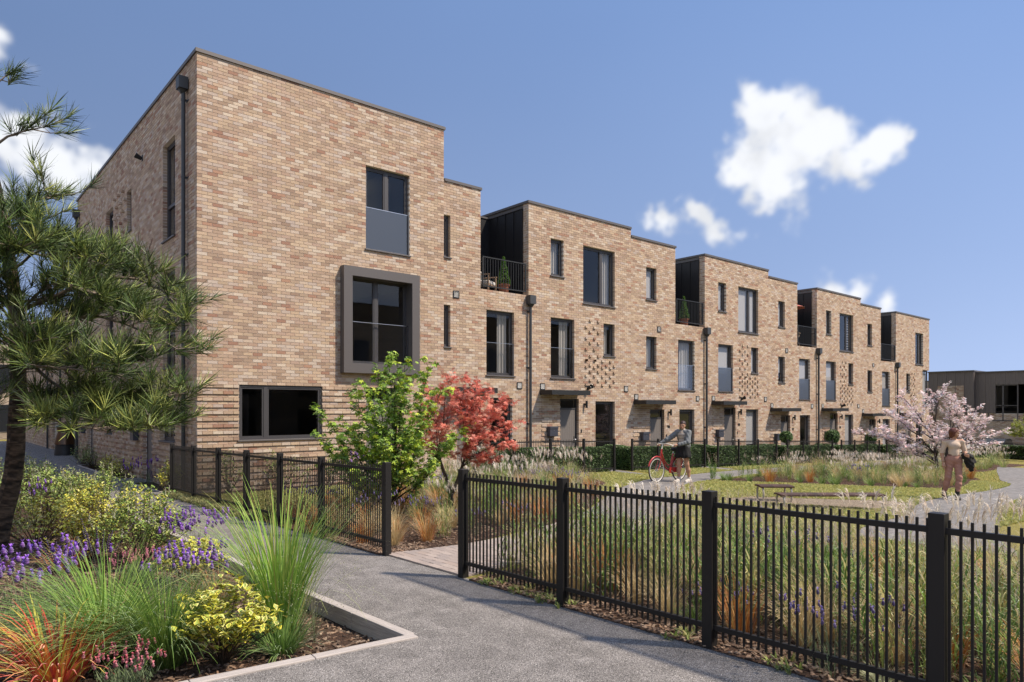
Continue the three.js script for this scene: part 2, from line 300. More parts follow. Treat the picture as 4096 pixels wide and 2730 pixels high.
function makeMailbox(house, f, x, y) {
  const p = wp(f, x, y, 0), g = part('letter_box', house, [p.x, p.y, p.z], f.rot);
  obj('box', RB(0, 0.36, 0, 0.3, 0.02, 0.16, 0.008), std([.052, .056, .075], 0.45, { metalness: 0.2 }), g);
  obj('lid', RB(-0.005, 0.365, 0.235, 0.312, 0.02, 0.172, 0.008), std([.045, .049, .066], 0.45), g);
  obj('lock', new THREE.CylinderGeometry(0.008, 0.008, 0.006, 10).rotateX(Math.PI / 2).translate(0.18, 0.19, 0.163), STEEL, g);
  obj('back_bracket', BX(0.04, 0.32, 0.03, 0.25, 0.0, 0.022), BLACK, g);
}
function makeCanopy(house, f, x0, x1, y) {
  const p = wp(f, x0, y, 0), g = part('door_canopy', house, [p.x, p.y, p.z], f.rot), w = x1 - x0;
  obj('fascia', [BX(0, w, -0.03, 0.12, 0.545, 0.57), BX(0, 0.02, -0.03, 0.12, 0, 0.545), BX(w - 0.02, w, -0.03, 0.12, 0, 0.545)], BLACK, g);
  obj('soffit', BX(0.02, w - 0.02, 0.012, 0.03, 0, 0.545), std([.07, .07, .07], 0.6), g);
  obj('top_sheet', BX(0.02, w - 0.02, 0.08, 0.105, 0, 0.545), BLACK, g);
}
function makeDownpipe(house, f, x, yTop, yBot) {
  const p = wp(f, x, 0, 0), g = part('downpipe', house, [p.x, p.y, p.z], f.rot);
  const hp = new THREE.BoxGeometry(0.24, 0.27, 0.2, 1, 1, 1).translate(0, yTop - 0.135, 0.12);
  const tp = new THREE.CylinderGeometry(0.115, 0.05, 0.09, 4, 1).rotateY(Math.PI / 4).translate(0, yTop - 0.315, 0.11);
  obj('hopper', [hp, tp], PIPE, g);
  obj('pipe', new THREE.CylinderGeometry(0.045, 0.045, yTop - 0.34 - yBot, 16).translate(0, (yTop - 0.34 + yBot) / 2, 0.09), PIPE, g);
  for (let y = yTop - 0.5; y > yBot + 0.4; y -= 1.75) obj('bracket', [BX(-0.085, 0.085, y - 0.02, y + 0.02, 0.0, 0.012), new THREE.CylinderGeometry(0.052, 0.052, 0.045, 16).translate(0, y, 0.09), BX(-0.012, 0.012, y - 0.02, y + 0.02, 0.01, 0.05)], PIPE, g);
}
function makeBalcony(house, f, x0, x1, y, depth = 1.93, topY = 8.16) { // railing, zinc back wall, zinc flank of the next house
  const g = part('balcony_railing', house, [f.o.x, f.o.y, f.o.z], f.rot), a = x0 + 0.09, b = x1 - 0.09, z = -0.03, y0 = y + 0.09, y1 = y + 0.98;
  obj('top_rail', BX(a, b, y1 - 0.03, y1, z - 0.02, z + 0.02), BLACK, g); obj('bottom_rail', BX(a, b, y0, y0 + 0.03, z - 0.02, z + 0.02), BLACK, g);
  for (const x of [a, b - 0.035]) obj('post', BX(x, x + 0.035, y0, y1 + 0.002, z - 0.022, z + 0.022), BLACK, g);
  const n = Math.round((b - a) / 0.1); for (let k = 1; k < n; k++) { const x = a + k * (b - a) / n; obj('baluster', BX(x - 0.007, x + 0.007, y0 + 0.03, y1 - 0.03, z - 0.007, z + 0.007), BLACK, g); }
  for (const [xx, s] of [[a, -1], [b, 1]]) for (const yy of [y0 + 0.12, y1 - 0.18]) obj('wall_fixing', rod([xx, yy, z], [xx + s * 0.12, yy, z], 0.007), BLACK, g);
  const zw = part('zinc_wall', house, [f.o.x, f.o.y, f.o.z], f.rot), pw = (x1 - x0) / 4;
  for (let k = 0; k < 4; k++) obj('zinc_panel', BX(x0 + k * pw + 0.002, x0 + (k + 1) * pw - 0.002, y, topY, -depth - 0.2, -depth), ZINC, zw);
  for (let k = 1; k < 4; k++) obj('seam', BX(x0 + k * pw - 0.012, x0 + k * pw + 0.012, y, topY, -depth, -depth + 0.028), ZINC, zw);
  const zn = 4, dw = (depth - 0.26) / zn;
  for (let k = 0; k < zn; k++) obj('zinc_panel', BX(x1 - 0.03, x1 - 0.002, y, topY, -depth + k * dw + 0.002, -depth + (k + 1) * dw - 0.002), ZINC, zw);
  for (let k = 0; k <= zn; k++) obj('seam', BX(x1 - 0.058, x1 - 0.03, y, topY, -depth + k * dw - 0.012, -depth + k * dw + 0.012), ZINC, zw);
  obj('zinc_coping', [BX(x0, x1 - 0.06, topY, topY + 0.05, -depth - 0.22, -depth + 0.03), BX(x1 - 0.06, x1 + 0.1, topY, topY + 0.05, -depth - 0.22, -0.27)], METW, zw);
}
function coping(house, geos) { obj('coping', geos, METW, house); }
const WH = []; // positions the balcony furniture needs

// ---------------------------------------------------------------- tall end house with the box bay
{
  const H = thing('brick_house', 'tall brick end house with projecting grey box bay window', 'house', [0, 0, 0]);
  const F = { o: V(0, 0, 0), rot: 0 }, Lf = { o: V(0, 0, 0), rot: -Math.PI / 2 }, F2 = { o: V(0, 0, -0.03), rot: 0 }, bricks = [];
  const S = (a, b, c, d) => [a, b, snap(c), snap(d)];
  const w2 = S(4.16, 5.49, 6.0, 8.19), bay = S(3.67, 5.46, 3.0, 5.25), gf = S(0.91, 2.95, 1.125, 2.4), door = S(4.16, 5.08, -0.1, 2.4);
  const n2 = S(6.64, 6.87, 6.15, 7.38), n1 = S(6.64, 6.87, 3.6, 4.83), fr = S(8.18, 9.27, 2.85, 4.83), gw = S(8.32, 9.2, 0.15, 2.15), door0 = S(7.1, 7.98, -0.22, 2.15);
  const T2 = S(-2.75, -1.68, 6.0, 8.4), N2 = S(-6.62, -6.06, 6.97, 8.19), W3 = S(-9.5, -8.46, 6.97, 8.19), T1 = S(-2.75, -1.68, 2.85, 5.25), N1 = S(-6.62, -6.06, 3.6, 4.83), W4 = S(-9.5, -8.46, 3.6, 4.83), G1 = S(-3.0, -1.68, 1.05, 2.32), D1 = S(-4.75, -3.75, -0.07, 2.32), G2 = S(-9.55, -8.6, 1.05, 2.2), D2 = S(-12.6, -11.6, -0.1, 2.2);
  const topM = 9.72, top0 = 8.3;
  layBricks(bricks, F, [[0, 6.62, -0.6, topM]], [w2, bay, gf, door], { proud: (x, y, r) => y < 2.4 && x < 5.4 && !(x < 0.0) ? (r & 1 ? 0.026 : 0) : 0 });
  layBricks(bricks, F2, [[6.62, 7.96, -0.6, top0], [7.96, 9.87, -0.6, 5.4]], [n2, n1, fr, gw, door0]);
  layBricks(bricks, Lf, [[-14.5, -0.105, -0.6, topM]], [T2, N2, W3, T1, N1, W4, G1, D1, G2, D2], { phase: 0.01, proud: (x, y, r) => y < 2.4 && x < -0.4 ? (r & 1 ? 0.024 : 0) : 0 });
  // projecting headers in the diaper panel between the upper side windows
  for (const yb of [6.97, 3.6]) for (let j = 0; j < 9; j++) for (let k = 0; k < 3; k++) bricks.push({ frame: Lf, x: -8.1 + k * 0.56 + (j & 1) * 0.28, y: snap(yb + 1.3 - j * 0.3) + CO / 2, n: 0.03, len: 0.105, tone: (j * 7 + k * 3) % brickTone.length, extra: 1 });
  wallBody(H, F, [[0.008, -0.8], [6.62, -0.8], [6.62, topM], [0.008, topM]], [w2, bay, gf, door]);
  wallBody(H, F2, [[6.622, -0.8], [9.868, -0.8], [9.868, 5.38], [7.96, 5.38], [7.96, top0], [6.622, top0]], [n2, n1, fr, gw, door0]);
  wallBody(H, Lf, [[-14.5, -0.8], [-0.255, -0.8], [-0.255, topM], [-14.5, topM]], [T2, N2, W3, T1, N1, W4, G1, D1, G2, D2]);
  setBricks(bricks, H);
  obj('inner_shell', [BX(0.26, 6.3, 2.5, 2.75, -14.2, -0.26), BX(0.26, 6.3, 5.4, 5.65, -14.2, -0.26), BX(0.26, 6.62, 9.2, 9.4, -14.2, -0.26), BX(6.36, 6.6, -0.8, 9.7, -14.4, -0.26), BX(0.26, 6.3, -0.3, -0.12, -14.2, -0.26), BX(0, 6.6, -0.8, 9.7, -14.7, -14.5), BX(2.6, 2.75, -0.1, 9.2, -14.2, -6)], ROOM, H);
  obj('inner_shell', [BX(6.64, 9.84, 2.5, 2.75, -8, -0.3), BX(6.64, 9.84, 5.28, 5.36, -8, -0.29), BX(6.64, 7.9, 8.0, 8.15, -9, -0.3), BX(7.9, 9.84, 8.0, 8.15, -9, -2.13), BX(6.64, 9.84, -0.3, -0.12, -8, -0.3), BX(6.64, 9.84, -0.8, 8.1, -9, -8), BX(7.75, 7.95, 5.37, 8.2, -2.1, -0.29)], ROOM, H);
  coping(H, [BX(-0.035, 6.66, topM, 9.8, -0.3, 0.035), BX(-0.035, 0.3, topM, 9.8, -14.75, -0.3), BX(6.3, 6.66, topM, 9.8, -14.75, -0.3)]);
  coping(H, BX(6.665, 8.0, top0, top0 + 0.075, -0.33, 0.0));
  makeWindow(H, F, w2, { mullion: [0.49], guard: 0.5, frost: true });
  { // the deep metal box round the first-floor window
    const g = part('box_bay', H, [3.44, 2.76, 0]), w = 2.25, h = 2.70, d = 0.2;
    obj('surround', [BX(0, 0.235, 0, h, 0.001, d), BX(w - 0.235, w, 0, h, 0.001, d), BX(0.235, w - 0.235, 0, 0.245, 0.001, d), BX(0.235, w - 0.235, h - 0.235, h, 0.001, d)], METW, g);
    obj('lining', [BX(0.225, 0.24, 0.24, h - 0.23, -0.12, d - 0.002), BX(w - 0.24, w - 0.225, 0.24, h - 0.23, -0.12, d - 0.002), BX(0.24, w - 0.24, h - 0.24, h - 0.225, -0.12, d - 0.002), BX(0.24, w - 0.24, 0.235, 0.25, -0.12, d - 0.002)], METW, g);
  }
  makeWindow(H, F, bay, { mullion: [0.47], guard: 0.48, sill: false, z: -0.11 });
  makeWindow(H, F, gf, { mullion: [0.31], z: -0.03 });
  makeDoor(H, F, door);
  makeWindow(H, F2, n2, {}); makeWindow(H, F2, n1, {}); makeWindow(H, F2, fr, { guard: 0.5, curtain: [0.58, 0.9] }); makeWindow(H, F2, gw, {});
  makeDoor(H, F2, door0); makeCanopy(H, F2, 6.75, 8.15, 2.33);
  makeVent(H, F2, 6.96, 5.02); makeVent(H, F2, 9.38, 2.46);
  makeWindow(H, Lf, T2, { mullion: [0.8], transom: 0.36, z: -0.1 }); makeWindow(H, Lf, N2, {}); makeWindow(H, Lf, W3, {}); makeWindow(H, Lf, T1, { mullion: [0.8], transom: 0.36 }); makeWindow(H, Lf, N1, {}); makeWindow(H, Lf, W4, {}); makeWindow(H, Lf, G1, { mullion: [0.6] }); makeWindow(H, Lf, G2, {});
  makeDoor(H, Lf, D1); makeDoor(H, Lf, D2);
  makeDownpipe(H, Lf, -0.69, 9.36, 0.0); makeDownpipe(H, Lf, -14.3, 9.3, 0.0);
  makeHoodLamp(H, Lf, -4.8, 8.62); makeMailbox(H, Lf, -5.5, 0.97); makeMailbox(H, Lf, -13.3, 0.97);
  makeBalcony(H, F2, 7.96, 9.87, 5.4);
}
// ---------------------------------------------------------------- the stepped terrace
const HX = [9.87, 14.83, 19.42, 24.37, 28.97, 33.95, 38.72, 44.0];
function houseA(i, label, no, o = {}) {
  const x0 = HX[i], W = HX[i + 1] - x0, dy = o.dy, H = thing('brick_house', label, 'house', [x0, dy, -0.03], 0, 'stepped terrace of brick houses');
  const F = { o: V(0, 0, 0), rot: 0 }, Lf = { o: V(0, 0, 0), rot: -Math.PI / 2 }, bricks = [], S = (a, b, c, d) => [a, b, snap(c), snap(d)], top = 8.3;
  const nar2 = S(.96, 1.55, 6.15, 7.36), big = S(2.47, 4.08, 5.4, 7.36), fr = S(.96, 2.05, 2.85, 4.82), nar1 = S(3.49, 4.07, 3.66, 4.82), door = S(1.38, 2.26, -.2, 2.14), gw = S(3.08, 4.08, -0.1, 2.13), ops = [];
  if (o.last) { nar2[0] = 99; big[0] = 2.97; big[1] = 4.25; fr[0] = 99; nar1[0] = 1.55; nar1[1] = 2.13; }
  const corner = o.last ? S(4.15, W - 0.0, 2.85, 5.1) : null;
  for (const q of [nar2, big, fr, nar1, door, gw, corner]) if (q && q[0] < 50) ops.push(q);
  const panel = (x, y, r) => x > 0.45 && x < 1.38 && y < 2.3 ? (r & 1 ? 0.022 : 0) : 0;
  layBricks(bricks, F, [[0, W - 0.004, -1.0, top]], ops, { proud: panel });
  layBricks(bricks, Lf, [[-0.26, -0.105, 5.4, top]], [], { phase: 0.05 });
  const hx = o.last ? 2.25 : 2.61;
  [[0, .19, .61, 0], [0, 0], [1, 0], [0, 0], [1, 0], [0, 0], [1, 0]].length;
  for (let r = 0; r < 8; r++) for (let k = 0; k < 2; k++) bricks.push({ frame: F, x: hx + (r & 1 ? 0 : 0.2) + k * 0.41, y: snap(4.8 - r * 0.195) + CO / 2, n: -0.008, len: 0.103, tone: (r * 5 + k * 9 + i) % brickTone.length, extra: 1 });
  for (let r = 0; r < 7; r++) for (let k = 0; k < (o.last ? 3 : 4); k++) bricks.push({ frame: F, x: hx + (r & 1 ? 0.2 : 0) + k * 0.41, y: snap(3.46 - r * 0.135) + CO / 2 - 0.0, n: -0.008, len: 0.103, tone: (r * 11 + k * 7 + i) % brickTone.length, extra: 1 });
  const bot = -1.2, ol = corner ? [[0.002, bot], [W - 0.002, bot], [W - 0.002, corner[2] - 0.004], [corner[0], corner[2] - 0.004], [corner[0], corner[3] + 0.004], [W - 0.002, corner[3] + 0.004], [W - 0.002, top], [0.002, top]] : [[0.002, bot], [W - 0.002, bot], [W - 0.002, top], [0.002, top]];
  wallBody(H, F, ol, ops.filter((q) => q !== corner));
  setBricks(bricks, H);
  obj('inner_shell', [BX(0.01, W - 0.01, 2.5, 2.75, -9, -0.26), BX(0.01, W - 0.01, 5.1, 5.35, -9, -0.26), BX(0.01, W - 0.01, 8.0, 8.15, -9, -0.26), BX(0.01, 0.2, bot, top, -9, -0.262), BX(W - 0.2, W - 0.01, bot, o.last ? 2.8 : top, -9, -0.262), BX(0.2, W - 0.2, -0.5, -0.3, -9, -0.26), BX(0.01, W - 0.01, bot, top, -9.2, -9), ...(o.last ? [BX(W - 0.2, W - 0.01, 5.15, top, -9, -0.262), BX(W - 0.2, W - 0.01, 2.8, 5.15, -9, -1.3)] : [])], ROOM, H);
  coping(H, [BX(-0.035, W + (o.last ? 0.035 : 0), top, top + 0.075, -0.3, 0.035), BX(-0.035, 0.22, top, top + 0.075, -9.2, -0.3)]);
  if (!o.last) { makeWindow(H, F, nar2, o.n2 || {}); makeWindow(H, F, fr, { guard: 0.5, ...(o.fr || {}) }); }
  makeWindow(H, F, big, { mullion: [0.62], ...(o.big || {}) });
  makeWindow(H, F, nar1, o.n1 || {}); makeWindow(H, F, gw, { sill: false, ...(o.gw || {}) });
  if (corner) makeWindow(H, F, [corner[0], W - 0.02, corner[2], corner[3]], { blind: 0.98, sill: true });
  makeDoor(H, F, door); makeCanopy(H, F, .47, 2.22, 2.32);
  makeVent(H, F, .49, 2.45); makeVent(H, F, o.last ? 4.3 : 4.57, 2.45); makeLight(H, F, 2.55, 1.87); makeHoodLamp(H, F, 2.7, 2.5); makeMailbox(H, F, .78, 0.97);
  obj('door_bell', RB(2.36, 2.40, 1.05, 1.16, 0.0, 0.022, 0.006), BLACK, H);
  makeDownpipe(H, F, 0, 5.38, -0.4 - (i > 3 ? 0.1 : 0));
  if (no) obj('house_number', new TextGeometry(no, { font, size: 0.115, depth: 0.015, curveSegments: 4 }).translate(2.42, 1.4, 0.004), BLACK, H);
}
function houseB(i, label, no, o = {}) {
  const x0 = HX[i], W = HX[i + 1] - x0, dy = o.dy, H = thing('brick_house', label, 'house', [x0, dy, -0.03], 0, 'stepped terrace of brick houses');
  const F = { o: V(0, 0, 0), rot: 0 }, bricks = [], S = (a, b, c, d) => [a, b, snap(c), snap(d)], top = 8.3, bx = 2.63;
  const nar2 = S(.86, 1.47, 6.15, 7.36), nar1 = S(.86, 1.47, 3.61, 4.82), fr = S(2.81, 3.9, 2.85, 4.82), door = S(1.08, 1.95, -.2, 2.13), gw = S(2.89, 3.88, -0.1, 2.13), ops = [nar2, nar1, fr, door, gw];
  layBricks(bricks, F, [[0, bx, -1.0, top], [bx, W - 0.004, -1.0, 5.4]], ops, { proud: (x, y, r) => x > 0.15 && x < 1.08 && y < 2.2 ? (r & 1 ? 0.022 : 0) : 0 });
  const bot = -1.2;
  wallBody(H, F, [[0.002, bot], [W - 0.002, bot], [W - 0.002, 5.38], [bx, 5.38], [bx, top], [0.002, top]], ops);
  setBricks(bricks, H);
  obj('inner_shell', [BX(0.01, W - 0.01, 2.5, 2.75, -9, -0.26), BX(0.01, W - 0.01, 5.1, 5.36, -9, -0.26), BX(0.01, bx - 0.01, 8.0, 8.15, -9, -0.26), BX(bx, W - 0.01, 8.0, 8.15, -9, -2.13), BX(0.01, W - 0.01, -0.5, -0.3, -9, -0.26), BX(0.01, W - 0.01, bot, 8.1, -9.2, -9), BX(bx - 0.2, bx - 0.005, 5.37, top, -2.12, -0.262)], ROOM, H);
  coping(H, [BX(0.003, bx + 0.035, top, top + 0.075, -0.3, 0.035)]);
  makeWindow(H, F, nar2, o.n2 || {}); makeWindow(H, F, nar1, o.n1 || {}); makeWindow(H, F, fr, { guard: 0.5, ...(o.fr || {}) }); makeWindow(H, F, gw, { sill: false, ...(o.gw || {}) });
  makeDoor(H, F, door); makeCanopy(H, F, .15, 1.9, 2.32);
  makeVent(H, F, .18, 2.45); makeVent(H, F, 3.98, 2.43); makeVent(H, F, 1.51, 5.0); makeLight(H, F, 2.24, 1.87); makeMailbox(H, F, .5, 0.97);
  obj('door_bell', RB(2.05, 2.09, 1.05, 1.16, 0.0, 0.022, 0.006), BLACK, H);
  makeBalcony(H, F, bx, W, 5.4);
  if (no) obj('house_number', new TextGeometry(no, { font, size: 0.115, depth: 0.015, curveSegments: 4 }).translate(2.11, 1.4, 0.004), BLACK, H);
}
houseA(0, 'terraced brick house next to the tall end house, downpipe at its left', '', { dy: 0, n2: { curtain: [0.3, 0.8], blind: 0 }, big: { curtain: [0.66, 0.97], blind: 0 }, fr: { curtain: [0.55, 0.95] }, n1: { curtain: [0.3, 0.75] } });
houseB(1, 'second house right of the tall end house, number 16 by its door', '16', { dy: -0.28, n2: { blind: 0.97 }, n1: { curtain: [0.3, 0.95] }, fr: { curtain: [0.4, 0.95] }, gw: {} });
houseA(2, 'third terraced house, number 14 by its door, blinds drawn upstairs', '14', { dy: -0.28, n2: { blind: 0.97 }, big: { blind: 0.97 }, fr: { blind: 0.97, frost: true }, n1: { blind: 0.97 }, gw: { blind: 0.7 } });
houseB(3, 'fourth terraced house along, number 12, parasol on its roof terrace', '12', { dy: -0.56, n2: { blind: 0.97 }, n1: { blind: 0.6 }, fr: { blind: 0.97, frost: true }, gw: {} });
houseA(4, 'fifth terraced house along, number 10, slatted blind in its top window', '10', { dy: -0.56, n2: { blind: 0.97 }, big: { slats: true, blind: 0.0 }, fr: { blind: 0.97, frost: true }, n1: { blind: 0.9 }, gw: { blind: 0.97 } });
houseB(5, 'narrow terraced house number 8 next to the far end house', '8', { dy: -0.84, n2: { blind: 0.9 }, fr: { blind: 0.97, frost: true }, gw: { blind: 0.97 } });
houseA(6, 'last brick house at the far right end of the terrace', '', { dy: -0.84, last: true });
// ---------------------------------------------------------------- ground, paths, kerbs
const tess = new TessellateModifier(0.7, 9);
function smooth(pts, closed, n = 6) { const c = new THREE.CatmullRomCurve3(pts.map(([x, z]) => V(x, 0, z)), closed, 'centripetal'); return c.getPoints(pts.length * n).map((p) => [p.x, p.z]); }
function sheetGeo(poly, dy, hole, level = gy, edge) {
  const s = new THREE.Shape(poly.map(([x, z]) => new THREE.Vector2(x, -z)));
  if (hole) s.holes.push(new THREE.Path(hole.map(([x, z]) => new THREE.Vector2(x, -z))));
  let g = new THREE.ShapeGeometry(s).toNonIndexed();
  g = (edge ? new TessellateModifier(edge, 7) : tess).modify(g);
  const P = g.attributes.position, U = new Float32Array(P.count * 2);
  for (let i = 0; i < P.count; i++) { const x = P.getX(i), z = -P.getY(i); P.setXYZ(i, x, level(x, z) + dy, z); U[2 * i] = x; U[2 * i + 1] = z; }
  g.setAttribute('uv', new THREE.BufferAttribute(U, 2)); g.computeVertexNormals(); return g;
}
const inside = (poly, x, z) => { let c = false; for (let i = 0, j = poly.length - 1; i < poly.length; j = i++) { const [a, b] = poly[i], [d, e] = poly[j]; if ((b > z) !== (e > z) && x < (d - a) * (z - b) / (e - b) + a) c = !c; } return c; };
const speck = (seed, s, amp, warm = 0, big = 0.12) => tex(1024, 1024, (x, y) => { // periodic enough grit: stones of several tones
  const n = hash3((x / s) | 0, (y / s) | 0, seed), m = hash3(x, y, seed + 5), l = fbm(x * 0.012, y * 0.012, seed, 4), v = 0.62 + (n - 0.5) * amp + (m - 0.5) * amp * 0.7 + (l - 0.5) * big + (n > 0.93 ? 0.16 : 0) - (n < 0.06 ? 0.14 : 0); return [v * (1 + warm), v, v * (1 - warm)]; });
const T_asph = speck(3, 3, 0.42, 0.012, 0.22), T_conc = tex(1024, 1024, (x, y) => { const n = hash3(x >> 1, y >> 1, 8), l = fbm(x * 0.01, y * 0.03, 2.2, 5), w = fbm(x * 0.004 + 5, y * 0.10, 6.1, 4), v = 0.66 + (n - 0.5) * 0.16 + (l - 0.5) * 0.22 + (w - 0.5) * 0.22; return [v * 1.005, v, v * 0.995]; });
const T_mulch = tex(1024, 1024, (x, y) => { const a = fbm(x * 0.05, y * 0.16, 1.1, 3), b = fbm(x * 0.15 + 9, y * 0.045, 4.4, 3), c = hash3((x + (a * 40 | 0)) >> 3, y >> 1, 2), d = hash3(x >> 1, (y + (b * 40 | 0)) >> 3, 6), v = 0.42 + (c - 0.5) * 0.45 + (d - 0.5) * 0.4 + (a - 0.5) * 0.3; return [v * 1.12, v * 0.88, v * 0.70]; });
const T_lawn = tex(512, 512, (x, y) => { const n = fbm(x * 0.05, y * 0.05, 5, 4), s = hash3(x >> 1, y >> 2, 3), v = 0.62 + (n - 0.5) * 0.3 + (s - 0.5) * 0.3; return [v * 1.05, v, v * 0.72]; });
const reps = (t, k) => { const c = t.clone(); c.repeat.set(k, k); c.needsUpdate = true; return c; };
const ASPH = std([.50, .48, .465], 0.9, { map: reps(T_asph, 0.62), bumpMap: reps(T_asph, 0.62), bumpScale: 0.004 });
const CONC = std([.43, .415, .405], 0.88, { map: reps(T_conc, 0.45), bumpMap: reps(T_conc, 0.45), bumpScale: 0.002 });
const MULCH = std([.40, .34, .30], 0.95, { map: reps(T_mulch, 1.1), bumpMap: reps(T_mulch, 1.1), bumpScale: 0.02 });
const LAWN = std([.58, .56, .24], 0.95, { map: reps(T_lawn, 0.9), bumpMap: reps(T_lawn, 0.9), bumpScale: 0.02 });
const SAND = std([.52, .42, .30], 0.95, { map: reps(T_asph, 0.8) });
const KERB = std([.98, .90, .84], 0.85, { map: reps(T_conc, 0.9) });

{ // the large ground sheet reaching the horizon
  const g = new THREE.PlaneGeometry(1, 1, 60, 60), P = g.attributes.position;
  const f = (t) => 22 * t + 378 * Math.pow(t, 5);
  for (let i = 0; i < P.count; i++) { const x = f(P.getX(i) * 2) + 15, z = f(-P.getY(i) * 2) + 4; P.setXYZ(i, x, gy(x, z) - 0.34, z); }
  g.setAttribute('uv', new THREE.BufferAttribute(new Float32Array(P.count * 2).map((_, i) => (i & 1 ? P.getZ(i >> 1) : P.getX(i >> 1))), 2));
  g.computeVertexNormals(); struct('ground', g, LAWN);
}
const planter = [[-1.93, 11.74], [-3.45, 11.58], [-5.6, 11.36], [-9, 11.0], [-9, -6], [-2.02, -6]];
struct('asphalt_path', sheetGeo([[-14, 24], [-0.5, 24], [-0.5, -0.02], [-0.6, -0.5], [-0.6, -34], [-14, -34]], 0, planter), ASPH);
struct('planting_soil', sheetGeo(planter, -0.12, null, (x, z) => gy(x, z) + 0.035 * (fbm(x * 1.3, z * 1.3, 2, 3) - 0.5), 0.3), MULCH);
struct('planting_soil', sheetGeo([[-0.53, -0.3], [-0.03, -0.3], [-0.03, -3.55], [-0.53, -3.55]], -0.02), MULCH);
struct('planting_soil', sheetGeo([[-0.53, -5.0], [-0.03, -5.0], [-0.03, -11], [-0.53, -11]], -0.02), MULCH);
struct('asphalt_path', sheetGeo([[-0.6, -3.55], [-0.03, -3.55], [-0.03, -5], [-0.6, -5]], 0.0), ASPH);
struct('asphalt_path', sheetGeo([[-0.6, -11], [5, -11], [5, -34], [-0.6, -34]], 0.0), ASPH);
function kerb(pts, w, top, drop) { // a run of precast edging stones
  const gs = [];
  for (let k = 0; k + 1 < pts.length; k++) {
    const [ax, az] = pts[k], [bx, bz] = pts[k + 1], L = Math.hypot(bx - ax, bz - az), n = Math.max(1, Math.round(L / 0.9));
    for (let i = 0; i < n; i++) { const t = (i + 0.5) / n, x = mix(ax, bx, t), z = mix(az, bz, t), g = new RoundedBoxGeometry(L / n - 0.004, drop + top, w, 2, 0.006); g.rotateZ(Math.atan2(gy(mix(ax, bx, (i + 1) / n), mix(az, bz, (i + 1) / n)) - gy(mix(ax, bx, i / n), mix(az, bz, i / n)), L / n)); g.rotateY(-Math.atan2(bz - az, bx - ax)); g.translate(x, gy(x, z) + (top - drop) / 2, z); gs.push(g); }
  }
  return gs;
}
{
  const K = new THREE.Group(); K.name = 'kerb'; K.userData.kind = 'structure'; scene.add(K);
  const line = (pts, w = 0.085, top = 0.014, drop = 0.2) => kerb(pts, w, top, drop).forEach((g) => obj('kerb_stone', g, KERB, K));
  line([[-1.96, -6], [-1.955, 3], [-1.955, 7.5], [-1.955, 10.1], [-1.93, 11.72]]); line([[-1.905, 11.765], [-3.45, 11.61], [-5.6, 11.39], [-8.9, 11.05]]);
  line([[-0.555, 0.4], [-0.555, -3.5]], 0.05, 0.015, 0.15); line([[-0.555, -5.05], [-0.555, -11]], 0.05, 0.015, 0.15);
}
// garden: lawn, beds, curving paths
struct('lawn', sheetGeo([[-0.5, 24], [34, 24], [52, 12], [52, 0.15], [44.3, 0.15], [0, 0.15], [-0.5, -0.02]], 0.0), LAWN);
const pathL = smooth([[-0.5, 8.93], [0.73, 9.03], [2.79, 8.42], [4.3, 7.65], [5.69, 6.74], [6.73, 6.05], [8.19, 5.13], [9.6, 4.4], [11.1, 3.78], [13, 3.45], [16, 2.95], [22, 2.5], [30, 2.4], [40, 2.4]], false, 5);
const pathR = smooth([[-0.5, 10.5], [1.5, 10.2], [3.3, 9.75], [4.75, 9.15], [6.3, 8.2], [7.71, 7.2], [9.18, 6.11], [10.5, 5.35], [11.8, 4.88], [13.3, 4.65], [16, 4.1], [22, 3.7], [30, 3.6], [40, 3.6]], false, 5);
const pathAll = [...pathL, ...[...pathR].reverse()];
const cutA = [3.42, 8.41], cutB = [4.75, 9.2]; // where the pavers end
const sideOf = (x, z) => (cutB[0] - cutA[0]) * (z - cutA[1]) - (cutB[1] - cutA[1]) * (x - cutA[0]);
struct('paved_path', sheetGeo([...pathL.filter(([x, z]) => sideOf(x, z) < 0), ...[...pathR.filter(([x, z]) => sideOf(x, z) < 0)].reverse()], 0.014), CONC);
